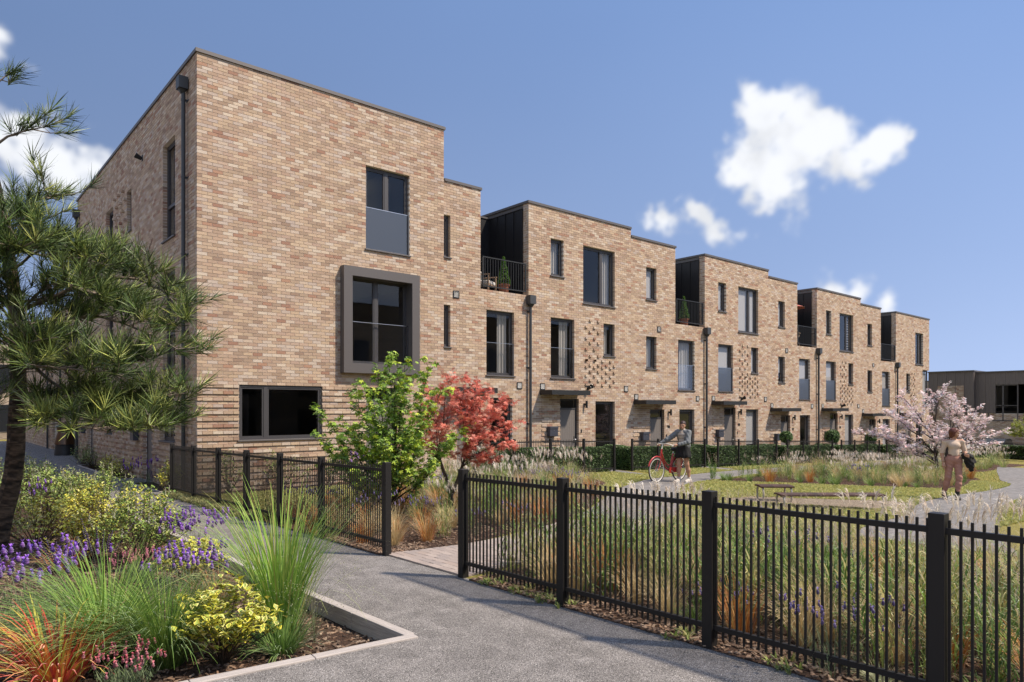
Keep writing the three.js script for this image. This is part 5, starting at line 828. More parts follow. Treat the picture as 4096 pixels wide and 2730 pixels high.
// ---------------------------------------------------------------- figures: one continuous surface each, meshed from a distance field
function surf(fn, lo, hi, c) {
  const n = [0, 1, 2].map((k) => Math.ceil((hi[k] - lo[k]) / c) + 1), [nx, ny, nz] = n, val = new Float32Array(nx * ny * nz), id = new Int32Array(nx * ny * nz).fill(-1), I = (x, y, z) => x + nx * (y + ny * z), pos = [], ix = [];
  for (let z = 0; z < nz; z++) for (let y = 0; y < ny; y++) for (let x = 0; x < nx; x++) val[I(x, y, z)] = fn(lo[0] + x * c, lo[1] + y * c, lo[2] + z * c);
  for (let z = 0; z < nz - 1; z++) for (let y = 0; y < ny - 1; y++) for (let x = 0; x < nx - 1; x++) {
    let m = 0, sx = 0, sy = 0, sz = 0, cnt = 0; const v = []; for (let k = 0; k < 8; k++) { const q = val[I(x + (k & 1), y + (k >> 1 & 1), z + (k >> 2))]; v.push(q); if (q < 0) m |= 1 << k; }
    if (m === 0 || m === 255) continue;
    for (let a = 0; a < 8; a++) for (const bit of [1, 2, 4]) { const b = a | bit; if (b === a || (v[a] < 0) === (v[b] < 0)) continue; const t = v[a] / (v[a] - v[b]); sx += (a & 1) + t * ((b & 1) - (a & 1)); sy += (a >> 1 & 1) + t * ((b >> 1 & 1) - (a >> 1 & 1)); sz += (a >> 2) + t * ((b >> 2) - (a >> 2)); cnt++; }
    id[I(x, y, z)] = pos.length / 3; pos.push(lo[0] + (x + sx / cnt) * c, lo[1] + (y + sy / cnt) * c, lo[2] + (z + sz / cnt) * c);
  }
  const quad = (a, b, d, e, f) => { if (a < 0 || b < 0 || d < 0 || e < 0) return; f ? ix.push(a, b, d, a, d, e) : ix.push(a, d, b, a, e, d); };
  for (let z = 1; z < nz - 1; z++) for (let y = 1; y < ny - 1; y++) for (let x = 1; x < nx - 1; x++) {
    const s = val[I(x, y, z)] < 0;
    if (s !== val[I(x + 1, y, z)] < 0) quad(id[I(x, y - 1, z - 1)], id[I(x, y, z - 1)], id[I(x, y, z)], id[I(x, y - 1, z)], s);
    if (s !== val[I(x, y + 1, z)] < 0) quad(id[I(x - 1, y, z - 1)], id[I(x - 1, y, z)], id[I(x, y, z)], id[I(x, y, z - 1)], s);
    if (s !== val[I(x, y, z + 1)] < 0) quad(id[I(x - 1, y - 1, z)], id[I(x, y - 1, z)], id[I(x, y, z)], id[I(x - 1, y, z)], s);
  }
  const g = new THREE.BufferGeometry(); g.setAttribute('position', new THREE.Float32BufferAttribute(pos, 3)); g.setIndex(ix); g.computeVertexNormals(); return g;
}
const cap = (a, b, ra, rb = ra) => [...a, ...b, ra, rb];
function field(caps, k = 0.03, extra = 0) { return (x, y, z) => { let d = 9; for (const c of caps) { const bx = c[3] - c[0], by = c[4] - c[1], bz = c[5] - c[2], px = x - c[0], py = y - c[1], pz = z - c[2], t = clamp((px * bx + py * by + pz * bz) / (bx * bx + by * by + bz * bz + 1e-9), 0, 1), q = Math.hypot(px - bx * t, py - by * t, pz - bz * t) - (c[6] + (c[7] - c[6]) * t) - extra, h = Math.max(k - Math.abs(d - q), 0) / k; d = Math.min(d, q) - h * h * k * 0.25; } return d; }; }
const bounds = (caps, e = 0.06) => { const lo = [9, 9, 9], hi = [-9, -9, -9]; for (const c of caps) for (let k = 0; k < 3; k++) { const r = Math.max(c[6], c[7]) + e; lo[k] = Math.min(lo[k], c[k] - r, c[k + 3] - r); hi[k] = Math.max(hi[k], c[k] + r, c[k + 3] + r); } return [lo, hi]; };
const mesh = (caps, cell, k, cut) => { const f = field(caps, k), [lo, hi] = bounds(caps); return surf(cut ? (x, y, z) => Math.max(f(x, y, z), cut(x, y, z)) : f, lo, hi, cell); };
function headCaps(h, yaw, pitch = 0) { // head of centre h turned by yaw: skull, jaw, nose, brow, ears, lips
  const cs = Math.cos(yaw), sn = Math.sin(yaw), T = (x, y, z) => { const y2 = y * Math.cos(pitch) - z * Math.sin(pitch), z2 = y * Math.sin(pitch) + z * Math.cos(pitch); return [h[0] + x * cs + z2 * sn, h[1] + y2, h[2] - x * sn + z2 * cs]; };
  return { T, caps: [cap(T(0, 0.035, -0.018), T(0, 0.025, 0.012), 0.074, 0.070), cap(T(0, -0.02, 0.025), T(0, -0.072, 0.052), 0.056, 0.026), cap(T(-0.03, -0.03, 0.03), T(-0.015, -0.07, 0.045), 0.034, 0.022), cap(T(0.03, -0.03, 0.03), T(0.015, -0.07, 0.045), 0.034, 0.022), cap(T(0, 0.012, 0.083), T(0, -0.022, 0.1), 0.008, 0.0115), cap(T(-0.033, 0.024, 0.073), T(0.033, 0.024, 0.073), 0.011), cap(T(-0.074, 0.008, -0.005), T(-0.077, -0.02, 0), 0.011, 0.008), cap(T(0.074, 0.008, -0.005), T(0.077, -0.02, 0), 0.011, 0.008), cap(T(-0.017, -0.048, 0.082), T(0.017, -0.048, 0.082), 0.008)] };
}
const SKIN = std([.43, .235, .155], 0.55), HAIR1 = std([.035, .013, .010], 0.5), HAIR2 = std([.105, .026, .014], 0.5), IRIS = std([.02, .015, .012], 0.3), LIP = std([.33, .10, .085], 0.5);
function face(G, T, body) { obj('eyes', [-1, 1].map((s) => new THREE.SphereGeometry(0.0095, 10, 8).translate(...T(s * 0.031, 0.008, 0.078))), IRIS, G); obj('brows', [-1, 1].map((s) => rod(T(s * 0.018, 0.030, 0.088), T(s * 0.046, 0.029, 0.078), 0.0035, 6)), HAIR1, G); obj('lips', [rod(T(-0.02, -0.046, 0.0895), T(0.02, -0.046, 0.0895), 0.0052, 8), rod(T(-0.016, -0.053, 0.089), T(0.016, -0.053, 0.089), 0.0058, 8)], LIP, G); }
{ // woman pushing the bicycle
  const px = 11.2, pz = 4.8, G = thing('person', 'person in denim jacket and short black skirt pushing a red bicycle', 'person', [px, gy(px, pz) + 0.014, pz], -Math.PI / 2);
  const sL = [.165, 1.355, 0], sR = [-.16, 1.355, .04], eL = [.24, 1.10, .13], eR = [-.33, 1.16, .26], hL = [.05, 1.025, .42], hR = [-.49, 1.03, .42];
  const legs = [cap([.085, .90, 0], [.10, .49, -.02], .092, .058), cap([.10, .49, -.02], [.105, .33, -.075], .054, .056), cap([.105, .33, -.075], [.11, .09, -.11], .055, .034), cap([-.085, .90, 0], [-.085, .49, .09], .092, .058), cap([-.085, .49, .09], [-.085, .33, .085], .054, .056), cap([-.085, .33, .085], [-.085, .09, .085], .055, .034)];
  const torso = [cap([-.06, .93, 0], [.06, .93, 0], .115), cap([0, .95, 0], [0, 1.1, .01], .115, .098), cap([0, 1.1, .01], [0, 1.28, .01], .1, .115), cap([-.05, 1.27, .045], [.05, 1.27, .045], .065), cap(sL, sR, .052)];
  const arms = [cap(sL, eL, .05, .042), cap(eL, hL, .041, .027), cap(sR, eR, .05, .042), cap(eR, hR, .041, .027)], neck = cap([0, 1.36, -.005], [0, 1.47, .012], .05, .046), hd = headCaps([0, 1.545, .03], 0.35), hc = hd.caps;
  const fingers = (h, s) => { const o = [cap([h[0] - .03, h[1], h[2] + .005], [h[0] + .03, h[1], h[2] + .005], .02)]; for (let k = 0; k < 4; k++) { const x = h[0] - .033 + k * .022, l = [.9, 1, .97, .8][k]; o.push(cap([x, h[1] + .008, h[2] + .015], [x, h[1] + .006, h[2] + .055 * l], .0095, .009), cap([x, h[1] + .006, h[2] + .055 * l], [x, h[1] - .026, h[2] + .062 * l], .009, .0085), cap([x, h[1] - .026, h[2] + .062 * l], [x, h[1] - .038, h[2] + .04], .0085, .008)); } o.push(cap([h[0] + s * .036, h[1] - .006, h[2] + .005], [h[0] + s * .046, h[1] - .03, h[2] + .03], .0105, .0095), cap([h[0] + s * .046, h[1] - .03, h[2] + .03], [h[0] + s * .03, h[1] - .042, h[2] + .05], .0095, .0085)); return o; };
  obj('body', [mesh([...legs, ...torso, ...arms, neck], .013, .04), mesh([...hc, neck], .006, .02), mesh([...fingers(hL, -1), cap(eL, hL, .035, .026)], .0045, .008, (x, y, z) => hL[2] - .1 - z), mesh([...fingers(hR, 1), cap(eR, hR, .035, .026)], .0045, .008, (x, y, z) => hR[2] - .1 - z)], SKIN, G);
  face(G, hd.T);
  const T = hd.T; obj('hair', mesh([cap(T(0, .055, -.03), T(0, .05, .01), .078, .07), cap(T(0, .02, -.05), T(0, -.03, -.055), .07, .045), cap(T(0, .05, -.09), T(0, .03, -.12), .03, .034), cap(T(0, .03, -.12), T(0, -.08, -.125), .032, .018), cap(T(-.062, .03, .0), T(-.062, -.0, -.02), .02), cap(T(.062, .03, .0), T(.062, -.0, -.02), .02)], .006, .02), HAIR1, G);
  const stripe = (g, a, b) => { const P = g.attributes.position, c = []; for (let i = 0; i < P.count; i++) { const s = ((P.getY(i) * 26) % 1 + 1) % 1 < 0.3 ? b : a; c.push(...s); } g.setAttribute('color', new THREE.Float32BufferAttribute(c, 3)); return g; };
  obj('striped_top', stripe(mesh([...torso.map((c) => c.map((v, i) => i > 5 ? v + .012 : v)), cap([0, 1.37, 0], [0, 1.435, .005], .06, .056)], .007, .04, (x, y) => 1.0 - y), [.48, .42, .35], [.10, .055, .045]), std(0xffffff, .9, { vertexColors: true }), G);
  const J = [cap([-.075, 1.0, -.015], [.075, 1.0, -.015], .125), cap([-.06, 1.2, -.02], [.06, 1.2, -.02], .13), cap(sL, sR, .075), cap(sL, eL, .078, .068), cap(eL, [mix(eL[0], hL[0], .78), mix(eL[1], hL[1], .78), mix(eL[2], hL[2], .78)], .064, .05), cap(sR, eR, .078, .068), cap(eR, [mix(eR[0], hR[0], .78), mix(eR[1], hR[1], .78), mix(eR[2], hR[2], .78)], .064, .05), cap([-.06, 1.42, -.04], [.06, 1.42, -.04], .03)], jf = field(J, .035);
  { const [lo, hi] = bounds(J); obj('denim_jacket', surf((x, y, z) => Math.max(jf(x, y, z) + .006 * Math.sin(x * 40 + y * 55) * Math.sin(z * 60 + y * 30), .93 - y, (z > .03 && y < 1.36 && Math.abs(x) < .17 ? Math.min(.085 - Math.abs(x + .0) + (1.36 - y) * .05, z - .03) : -1), 1.445 - y < 0 ? y - 1.445 : -1), lo, hi, .009), std([.34, .37, .40], .92, { map: reps(T_conc, 3) }), G); }
  const sk = [cap([-.045, 1.0, 0], [.045, 1.0, 0], .118, .118), cap([-.06, .88, 0], [.06, .88, 0], .135), cap([-.08, .72, .01], [.08, .72, .01], .155)], sf = field(sk, .08);
  { const [lo, hi] = bounds(sk); obj('skirt', surf((x, y, z) => Math.max(sf(x, y, z) + .007 * Math.sin(Math.atan2(z, x) * 11) * clamp((.95 - y) * 4, 0, 1), .67 + .012 * Math.sin(Math.atan2(z, x) * 5) - y, y - 1.05), lo, hi, .009), std([.008, .008, .009], .9), G); }
  for (const [x, z] of [[.11, -.11], [-.085, .085]]) { const s = obj('shoe', mesh([cap([x, .05, z - .03], [x, .045, z + .07], .047, .042), cap([x, .04, z + .07], [x, .032, z + .16], .042, .033), cap([x, .06, z - .02], [x, .12, z], .045, .046)], .007, .03, (a, b) => .004 - b), std([.55, .50, .44], .8), G); obj('sole', RB(x - .042, x + .042, .002, .024, z - .08, z + .19, .01), std([.7, .68, .64], .7), s); }
}
{ // woman walking on the right, carrying a jacket
  const px = 14.27, pz = 10.38, yaw = Math.atan2(-.73, .486), G = thing('person', 'person in cream lace top and pink trousers walking, looking to the right', 'person', [px, gy(px, pz) + 0.014, pz], yaw);
  const sL = [.165, 1.40, 0], sR = [-.17, 1.39, 0], eL = [.25, 1.13, -.03], eR = [-.245, 1.12, -.03], hL = [.19, 1.08, .2], hR = [-.235, .885, .05];
  const hipL = [.09, .92, 0], hipR = [-.09, .92, 0], kL = [.085, .53, .10], kR = [-.125, .53, .02], aL = [.05, .14, .10], aR = [-.175, .14, -.08];
  const torso = [cap([-.055, .96, 0], [.055, .96, 0], .108), cap([0, .98, 0], [0, 1.13, .01], .104, .088), cap([0, 1.13, .01], [0, 1.31, .01], .09, .104), cap([-.055, 1.3, .05], [.055, 1.3, .05], .06), cap(sL, sR, .054)];
  const legs = [cap(hipL, kL, .084, .054), cap(kL, lerp3(kL, aL, .4), .05, .05), cap(lerp3(kL, aL, .4), aL, .05, .032), cap(hipR, kR, .084, .054), cap(kR, lerp3(kR, aR, .4), .05, .05), cap(lerp3(kR, aR, .4), aR, .05, .032)];
  const arms = [cap(sL, eL, .052, .043), cap(eL, hL, .042, .028), cap(sR, eR, .052, .043), cap(eR, hR, .042, .028)], neck = cap([0, 1.40, -.005], [.005, 1.52, .01], .052, .047), hd = headCaps([.01, 1.595, .025], 1.15, -.05), T = hd.T;
  const hang = (() => { const [x, y, z] = hR, o = [cap([x, y, z], [x - .004, y - .075, z + .02], .026, .033)]; for (let k = 0; k < 4; k++) { const zz = z - .012 + k * .021, l = [.8, .97, 1, .92][k]; o.push(cap([x - .004, y - .08, zz], [x - .002, y - .08 - .04 * l, zz + .006], .0095, .009), cap([x - .002, y - .08 - .04 * l, zz + .006], [x + .012, y - .08 - .075 * l, zz + .01], .009, .008)); } o.push(cap([x + .012, y - .03, z + .035], [x + .02, y - .07, z + .062], .011, .010), cap([x + .02, y - .07, z + .062], [x + .024, y - .1, z + .062], .0098, .0085)); return o; })();
  const grip = (() => { const [x, y, z] = hL, o = [cap([x, y, z], [x - .01, y + .005, z + .06], .027, .032)]; for (let k = 0; k < 4; k++) { const yy = y + .025 - k * .018; o.push(cap([x - .01, yy, z + .075], [x + .01, yy - .004, z + .105 - .004 * k], .0095, .009), cap([x + .01, yy - .004, z + .105 - .004 * k], [x + .04, yy - .01, z + .095], .009, .008)); } o.push(cap([x - .02, y + .025, z + .04], [x - .005, y + .05, z + .075], .011, .009)); return o; })();
  obj('body', [mesh([...legs, ...torso, ...arms, neck], .013, .04), mesh([...hd.caps, neck], .006, .02), mesh(hang, .0045, .008), mesh(grip, .0045, .008)], SKIN, G);
  face(G, T);
  obj('hair', mesh([cap(T(0, .055, -.03), T(0, .052, .015), .08, .072), cap(T(0, .02, -.055), T(0, -.07, -.065), .072, .05), cap(T(-.066, .03, .01), T(-.068, -.06, -.01), .026, .024), cap(T(.066, .03, .01), T(.068, -.06, -.01), .026, .024), cap(T(.0, .09, .03), T(.04, .06, .065), .03, .02)], .006, .03), HAIR2, G);
  const lace = tex(128, 128, (x, y) => { const d = Math.hypot((x % 16) - 8, ((y + ((x / 16) | 0) * 8) % 16) - 8), v = d < 4 ? 0.62 : 0.9; return [v, v * 0.95, v * 0.88]; });
  const tf = field([...torso.map((c) => c.map((v, i) => i > 5 ? v + .014 : v)), cap(sL, eL, .06, .054), cap(sR, eR, .06, .054)], .04), [lo, hi] = bounds([...torso, ...arms], .1);
  obj('lace_top', surf((x, y, z) => Math.max(tf(x, y, z), 1.06 - y, y - 1.435 + Math.abs(x) * .1), lo, hi, .008), std([.56, .44, .35], .95), G); void lace;
  const pf = field([...legs.map((c) => c.map((v, i) => i > 5 ? v + .013 : v)), cap([-.055, .96, 0], [.055, .96, 0], .117), cap([0, .98, 0], [0, 1.1, .01], .113, .1)], .045), [pl, ph] = bounds([...legs, ...torso], .06);
  obj('trousers', surf((x, y, z) => Math.max(pf(x, y, z) + .004 * Math.sin(y * 70 + x * 30) * Math.sin(z * 50), .20 - y, y - 1.085), pl, ph, .009), std([.36, .185, .145], .92), G);
  obj('belt', mesh([cap([-.03, 1.075, .005], [.03, 1.075, .005], .1)], .008, .02, (x, y) => Math.abs(y - 1.075) - .016), std([.17, .075, .055], .7), G);
  for (const a of [aL, aR]) { const s = obj('ankle_boot', mesh([cap([a[0], .1, a[2]], [a[0], .25, a[2] - .005], .05, .048), cap([a[0], .085, a[2] - .01], [a[0], .05, a[2] + .09], .048, .04), cap([a[0], .05, a[2] + .09], [a[0], .034, a[2] + .16], .038, .028)], .007, .03), std([.006, .006, .006], .6), G); obj('heel', RB(a[0] - .026, a[0] + .026, .0, .075, a[2] - .055, a[2] - .012, .006), std([.006, .006, .006], .6), s); }
  obj('watch', new THREE.TorusGeometry(.034, .007, 8, 18).rotateX(Math.PI / 2).translate(-.236, .925, .04), std([.35, .28, .18], .4, { metalness: .6 }), G);
  // the folded jacket over the forearm hangs as a thing of its own
  const jc = [cap([.20, 1.06, .10], [.32, 1.04, .05], .075, .07), cap([.26, 1.02, .08], [.33, .86, .04], .085, .09), cap([.33, .86, .04], [.38, .72, .0], .08, .045), cap([.36, 1.0, .02], [.44, .92, -.03], .06, .05)], jf = field(jc, .05), [jl, jh] = bounds(jc);
  const K = thing('folded_jacket', 'black jacket folded over the arm of the walking person', 'jacket', [px, gy(px, pz) + 0.014, pz], yaw);
  obj('cloth', surf((x, y, z) => jf(x, y, z) + .010 * Math.sin(x * 55 + y * 20) * Math.sin(y * 35 + z * 40), jl, jh, .008), std([.007, .007, .008], .85), K);
}
{ // red step-through bicycle
  const bx = 10.83, bz = 4.57, G = thing('bicycle', 'red step-through city bicycle with pale handlebar', 'bicycle', [bx, gy(bx, bz) + 0.014, bz], -Math.PI / 2), RED = phy([.38, .022, .022], 0.3, { clearcoat: 0.7 }), TY = std([.03, .03, .03], .8), SIL = std([.62, .62, .60], .3, { metalness: .9 }), CRM = std([.66, .63, .57], .5);
  for (const z of [.5, -.5]) {
    const w = part('wheel', G, [0, .345, z]);
    obj('tyre', new THREE.TorusGeometry(.325, .0195, 10, 48).rotateY(Math.PI / 2), TY, w); obj('rim', new THREE.TorusGeometry(.30, .0125, 8, 48).rotateY(Math.PI / 2), CRM, w);
    const sp = []; for (let k = 0; k < 28; k++) { const a = k / 28 * 6.2832, s = k & 1 ? .03 : -.03; sp.push(rod([s, Math.sin(a + .3) * .018, Math.cos(a + .3) * .018], [0, Math.sin(a) * .295, Math.cos(a) * .295], .0016, 4)); }
    obj('spokes', sp, SIL, w); obj('hub', rod([-.05, 0, 0], [.05, 0, 0], .02, 12), SIL, w);
    const mg = []; for (let k = 0; k < 22; k++) { const a0 = (z > 0 ? 0.35 : 0.0) + k / 22 * 2.7, a1 = a0 + 2.75 / 22; mg.push(rod([0, Math.sin(a0) * .365, Math.cos(a0) * .365 * 1], [0, Math.sin(a1) * .365, Math.cos(a1) * .365], .021, 6)); }
    obj('mudguard', mg, RED, G).position.set(0, .345, z);
  }
  obj('frame', [tubeG([[0, .74, .335], [0, .56, .26], [0, .40, .12], [0, .31, -.05]], .027, 10), tubeG([[0, .84, .30], [0, .66, .22], [0, .48, .05], [0, .44, -.09]], .02, 10), rod([0, .30, -.06], [0, .76, -.215], .021, 10), rod([0, .66, .355], [0, .90, .285], .024, 10), ...[-1, 1].flatMap((s) => [rod([s * .02, .31, -.06], [s * .055, .345, -.5], .012, 8), rod([s * .02, .68, -.19], [s * .055, .345, -.5], .010, 8)])], RED, G);
  for (const s of [-1, 1]) obj('fork_blade', tubeG([[s * .035, .68, .36], [s * .05, .52, .41], [s * .05, .345, .5]], .012, 8), RED, G);
  obj('chain_case', RB(.045, .075, .25, .40, -.5, 0.04, .012), RED, G);
  obj('handlebar', [rod([0, .88, .29], [0, 1.03, .245], .016, 10), tubeG([[-.27, 1.0, .10], [-.24, 1.015, .17], [-.15, 1.05, .25], [0, 1.035, .25], [.15, 1.05, .25], [.24, 1.015, .17], [.27, 1.0, .10]], .0125, 8, 40)], CRM, G);
  for (const s of [-1, 1]) { obj('grip', rod([s * .272, .998, .07], [s * .255, 1.008, .15], .018, 10), std([.55, .52, .47], .8), G); obj('brake_lever', tubeG([[s * .25, .995, .17], [s * .27, .97, .16], [s * .285, .965, .10]], .006, 6), SIL, G); }
  obj('saddle', mesh([cap([0, .875, -.13], [0, .88, -.24], .022, .06), cap([-.06, .885, -.31], [.06, .885, -.31], .05)], .009, .05), std([.02, .018, .016], .6), G); obj('seat_post', rod([0, .74, -.21], [0, .86, -.245], .013, 10), SIL, G);
  obj('rack', [...[-.05, 0, .05].map((x) => rod([x, .73, -.28], [x, .73, -.74], .007, 6)), rod([-.05, .73, -.74], [.05, .73, -.74], .007, 6), ...[-1, 1].map((s) => rod([s * .05, .73, -.6], [s * .055, .36, -.51], .006, 6))], RED, G);
  obj('crank', [rod([-.08, .30, -.06], [.08, .30, -.06], .016, 8), rod([.08, .30, -.06], [.085, .22, -.2], .009, 6), rod([-.08, .30, -.06], [-.085, .38, .08], .009, 6), RB(.085, .17, .205, .225, -.23, -.17, .005), RB(-.17, -.085, .37, .39, .05, .11, .005)], SIL, G);
  obj('kickstand', rod([.03, .27, -.09], [.16, .0, -.16], .009, 6), std([.05, .05, .05], .5), G);
  obj('rear_lamp', RB(-.03, .03, .70, .73, -.77, -.75, .005), std([.4, .01, .01], .3), G);
}
// ---------------------------------------------------------------- benches
function bench(label, x, z, turn, L, W, h) {
  const G = thing('park_bench', label, 'bench', [x, gy(x, z) + 0.01, z], turn, 'low benches on the gravel'), wood = std([.20, .095, .075], .6, { map: BARK }), leg = std([.40, .38, .34], .45, { metalness: .4 });
  const n = 5, sw = W / n; for (let k = 0; k < n; k++) { const a = -W / 2 + k * sw; obj('slat', RB(-L / 2, L / 2, h - .035 - (k === 0 || k === n - 1 ? .008 : 0), h - (k === 0 || k === n - 1 ? .008 : 0), a + .006, a + sw - .006, .008), wood, G); }
  for (const s of [-1, 1]) { const x0 = s * (L / 2 - .06); obj('leg_frame', [tubeG([[x0, 0, -W / 2 + .03], [x0, h * .6, -W / 2 + .02], [x0, h - .05, -W / 2 + .07], [x0, h - .045, 0], [x0, h - .05, W / 2 - .07], [x0, h * .6, W / 2 - .02], [x0, 0, W / 2 - .03]], .022, 8, 36)], leg, G); }
}
bench('short slatted bench with curved pale legs on the gravel', 9.55, 8.35, -0.75, 0.72, 0.46, 0.34); bench('long low slatted bench seen over the near railings', 9.35, 9.65, -0.715, 2.1, 0.44, 0.3);

// ---------------------------------------------------------------- things on the roof terraces
const TERRA = std([.28, .105, .06], .85);
function potConifer(label, x, y, z, s = 1) {
  const G = thing('potted_conifer', label, 'potted plant', [x, y, z], rr(0, 6)), ms = [], cs = [];
  obj('pot', new THREE.LatheGeometry([[0.001, 0], [.13, 0], [.18, .33], [.2, .33], [.2, .38], [.17, .38], [.16, .32], [0.001, .32]].map((p) => new THREE.Vector2(...p)), 20), TERRA, G);
  obj('stem', rod([0, .3, 0], [0, 1.1 * s, 0], .015, 6), std([.08, .06, .04], .9), G);
  for (let k = 0; k < 620; k++) { const t = Math.pow(rnd(), 1.3), a = rr(0, 6.28), r = (1 - t) * .2 * (0.85 + 0.3 * fbm(Math.cos(a) * 2, t * 6, Math.sin(a) * 2, 2)) + .012; ms.push(M4(Math.cos(a) * r, .38 + t * .85 * s, Math.sin(a) * r, rr(0, 6.28), .04, .05, .04, rr(-.6, .6), rr(-.6, .6))); cs.push(lin(...jit(pick([[.10, .24, .03], [.16, .33, .04], [.07, .17, .025]]), .2))); }
  inst('foliage', leafQuad, LEAF, ms, G, cs); return G;
}
const tY = (dy) => 5.375 + dy;
potConifer('green conifer in terracotta pot on the first roof terrace', 9.35, tY(0), -0.62, 1.02);
potConifer('conifer in pot at the left end of the second roof terrace', 17.75, tY(-.28), -0.45, 1.0); potConifer('conifer in pot at the right end of the second roof terrace', 18.85, tY(-.28), -0.62, 1.05);
function loungeChair(label, x, y, z, turn, cush) {
  const G = thing('lounge_chair', label, 'chair', [x, y, z], turn), wd = std([.30, .20, .13], .6), wv = std(cush, .9);
  for (const [a, b] of [[-.3, -.28], [.3, -.28], [-.3, .28], [.3, .28]]) obj('leg', RB(a - .022, a + .022, 0, b > 0 ? .55 : .62, b - .022, b + .022, .006), wd, G);
  for (const s of [-1, 1]) obj('armrest', RB(s * .3 - .03, s * .3 + .03, .55, .58, -.31, .32, .006), wd, G);
  obj('seat_frame', [BX(-.28, .28, .24, .28, .26, .3), BX(-.28, .28, .24, .28, -.3, -.26)], wd, G); obj('seat_cushion', RB(-.28, .28, .28, .40, -.27, .29, .04), wv, G); obj('back_cushion', RB(-.28, .28, .40, .78, -.3, -.18, .04), wv, G); obj('throw_pillow', RB(-.2, .16, .41, .68, -.17, -.05, .05), std([.05, .055, .06], .9), G);
}
loungeChair('pale cushioned lounge chair on the first roof terrace', 8.62, tY(0), -0.72, 0.5, [.55, .53, .50]);
loungeChair('pale lounge chair on the farthest roof terrace', 37.5, tY(-.84), -0.8, 0.3, [.45, .45, .44]);
{ const g = new GB(); for (let k = 0; k < 300; k++) { const a = rr(0, 6.28), d = V(Math.cos(a), rr(-.2, 1), Math.sin(a)).normalize(); g.leaf(V(Math.cos(a) * rr(0, .2), rr(.4, .95), Math.sin(a) * rr(0, .2)), d, V(0, 1, .2).normalize(), .07, .03, jit(pick([[.10, .09, .05], [.16, .12, .06], [.07, .08, .04]]))); } const G = thing('potted_bush', 'dark bush in a pot at the back of the first roof terrace', 'potted plant', [8.4, tY(0), -1.4], 0); obj('pot', new THREE.CylinderGeometry(.2, .16, .4, 18).translate(0, .2, 0), std([.12, .11, .10], .8), G); obj('leaves', g.geo(), LEAF, G); }
{ const G = thing('parasol', 'faded red parasol open on the third roof terrace', 'parasol', [27.45, tY(-.56), -0.95], 0), cl = std([.42, .13, .10], .9, { side: THREE.DoubleSide }); obj('base', new THREE.CylinderGeometry(.22, .25, .06, 20).translate(0, .03, 0), BLACK, G); obj('pole', rod([0, .05, 0], [0, 2.25, 0], .02, 10), std([.35, .25, .16], .6), G); obj('canopy', new THREE.ConeGeometry(1.0, .36, 8, 1, true).translate(0, 2.1, 0), cl, G); for (let k = 0; k < 8; k++) { const a = (k + .5) / 8 * 6.2832; obj('rib', rod([0, 2.2, 0], [Math.sin(a) * .95, 1.94, Math.cos(a) * .95], .008, 5), std([.35, .25, .16], .6), G); } }
{ const G = thing('folding_table', 'small folding table on the third roof terrace', 'table', [27.75, tY(-.56), -0.6], 0.2); obj('table_top', RB(-.35, .35, .70, .73, -.25, .25, .008), std([.36, .27, .18], .6), G); for (const s of [-1, 1]) { obj('leg', rod([-.3, 0, s * .2], [.3, .7, s * .2], .014, 6), std([.3, .22, .15], .6), G); obj('leg', rod([.3, 0, s * .22], [-.3, .7, s * .22], .014, 6), std([.3, .22, .15], .6), G); }
  const F = thing('flower_pot', 'pot of white and yellow flowers on the small folding table', 'potted plant', [27.72, tY(-.56) + .73, -0.6], 0), g = new GB(), f = new GB(); obj('pot', new THREE.CylinderGeometry(.13, .11, .2, 18).translate(0, .1, 0), std([.12, .09, .08], .8), F); for (let k = 0; k < 120; k++) { const a = rr(0, 6.28), r = rr(0, .2); g.leaf(V(Math.cos(a) * r, rr(.2, .38), Math.sin(a) * r), V(Math.cos(a), .5, Math.sin(a)).normalize(), V(0, 1, .1).normalize(), .07, .035, jit([.09, .17, .04])); if (k < 40) f.blob(Math.cos(a) * r, .36 + rnd() * .1, Math.sin(a) * r, .025, .02, .025, jit(k & 1 ? [.7, .6, .12] : [.75, .7, .66], .1)); } obj('leaves', g.geo(), LEAF, F); obj('flowers', f.geo(), LEAF, F); }

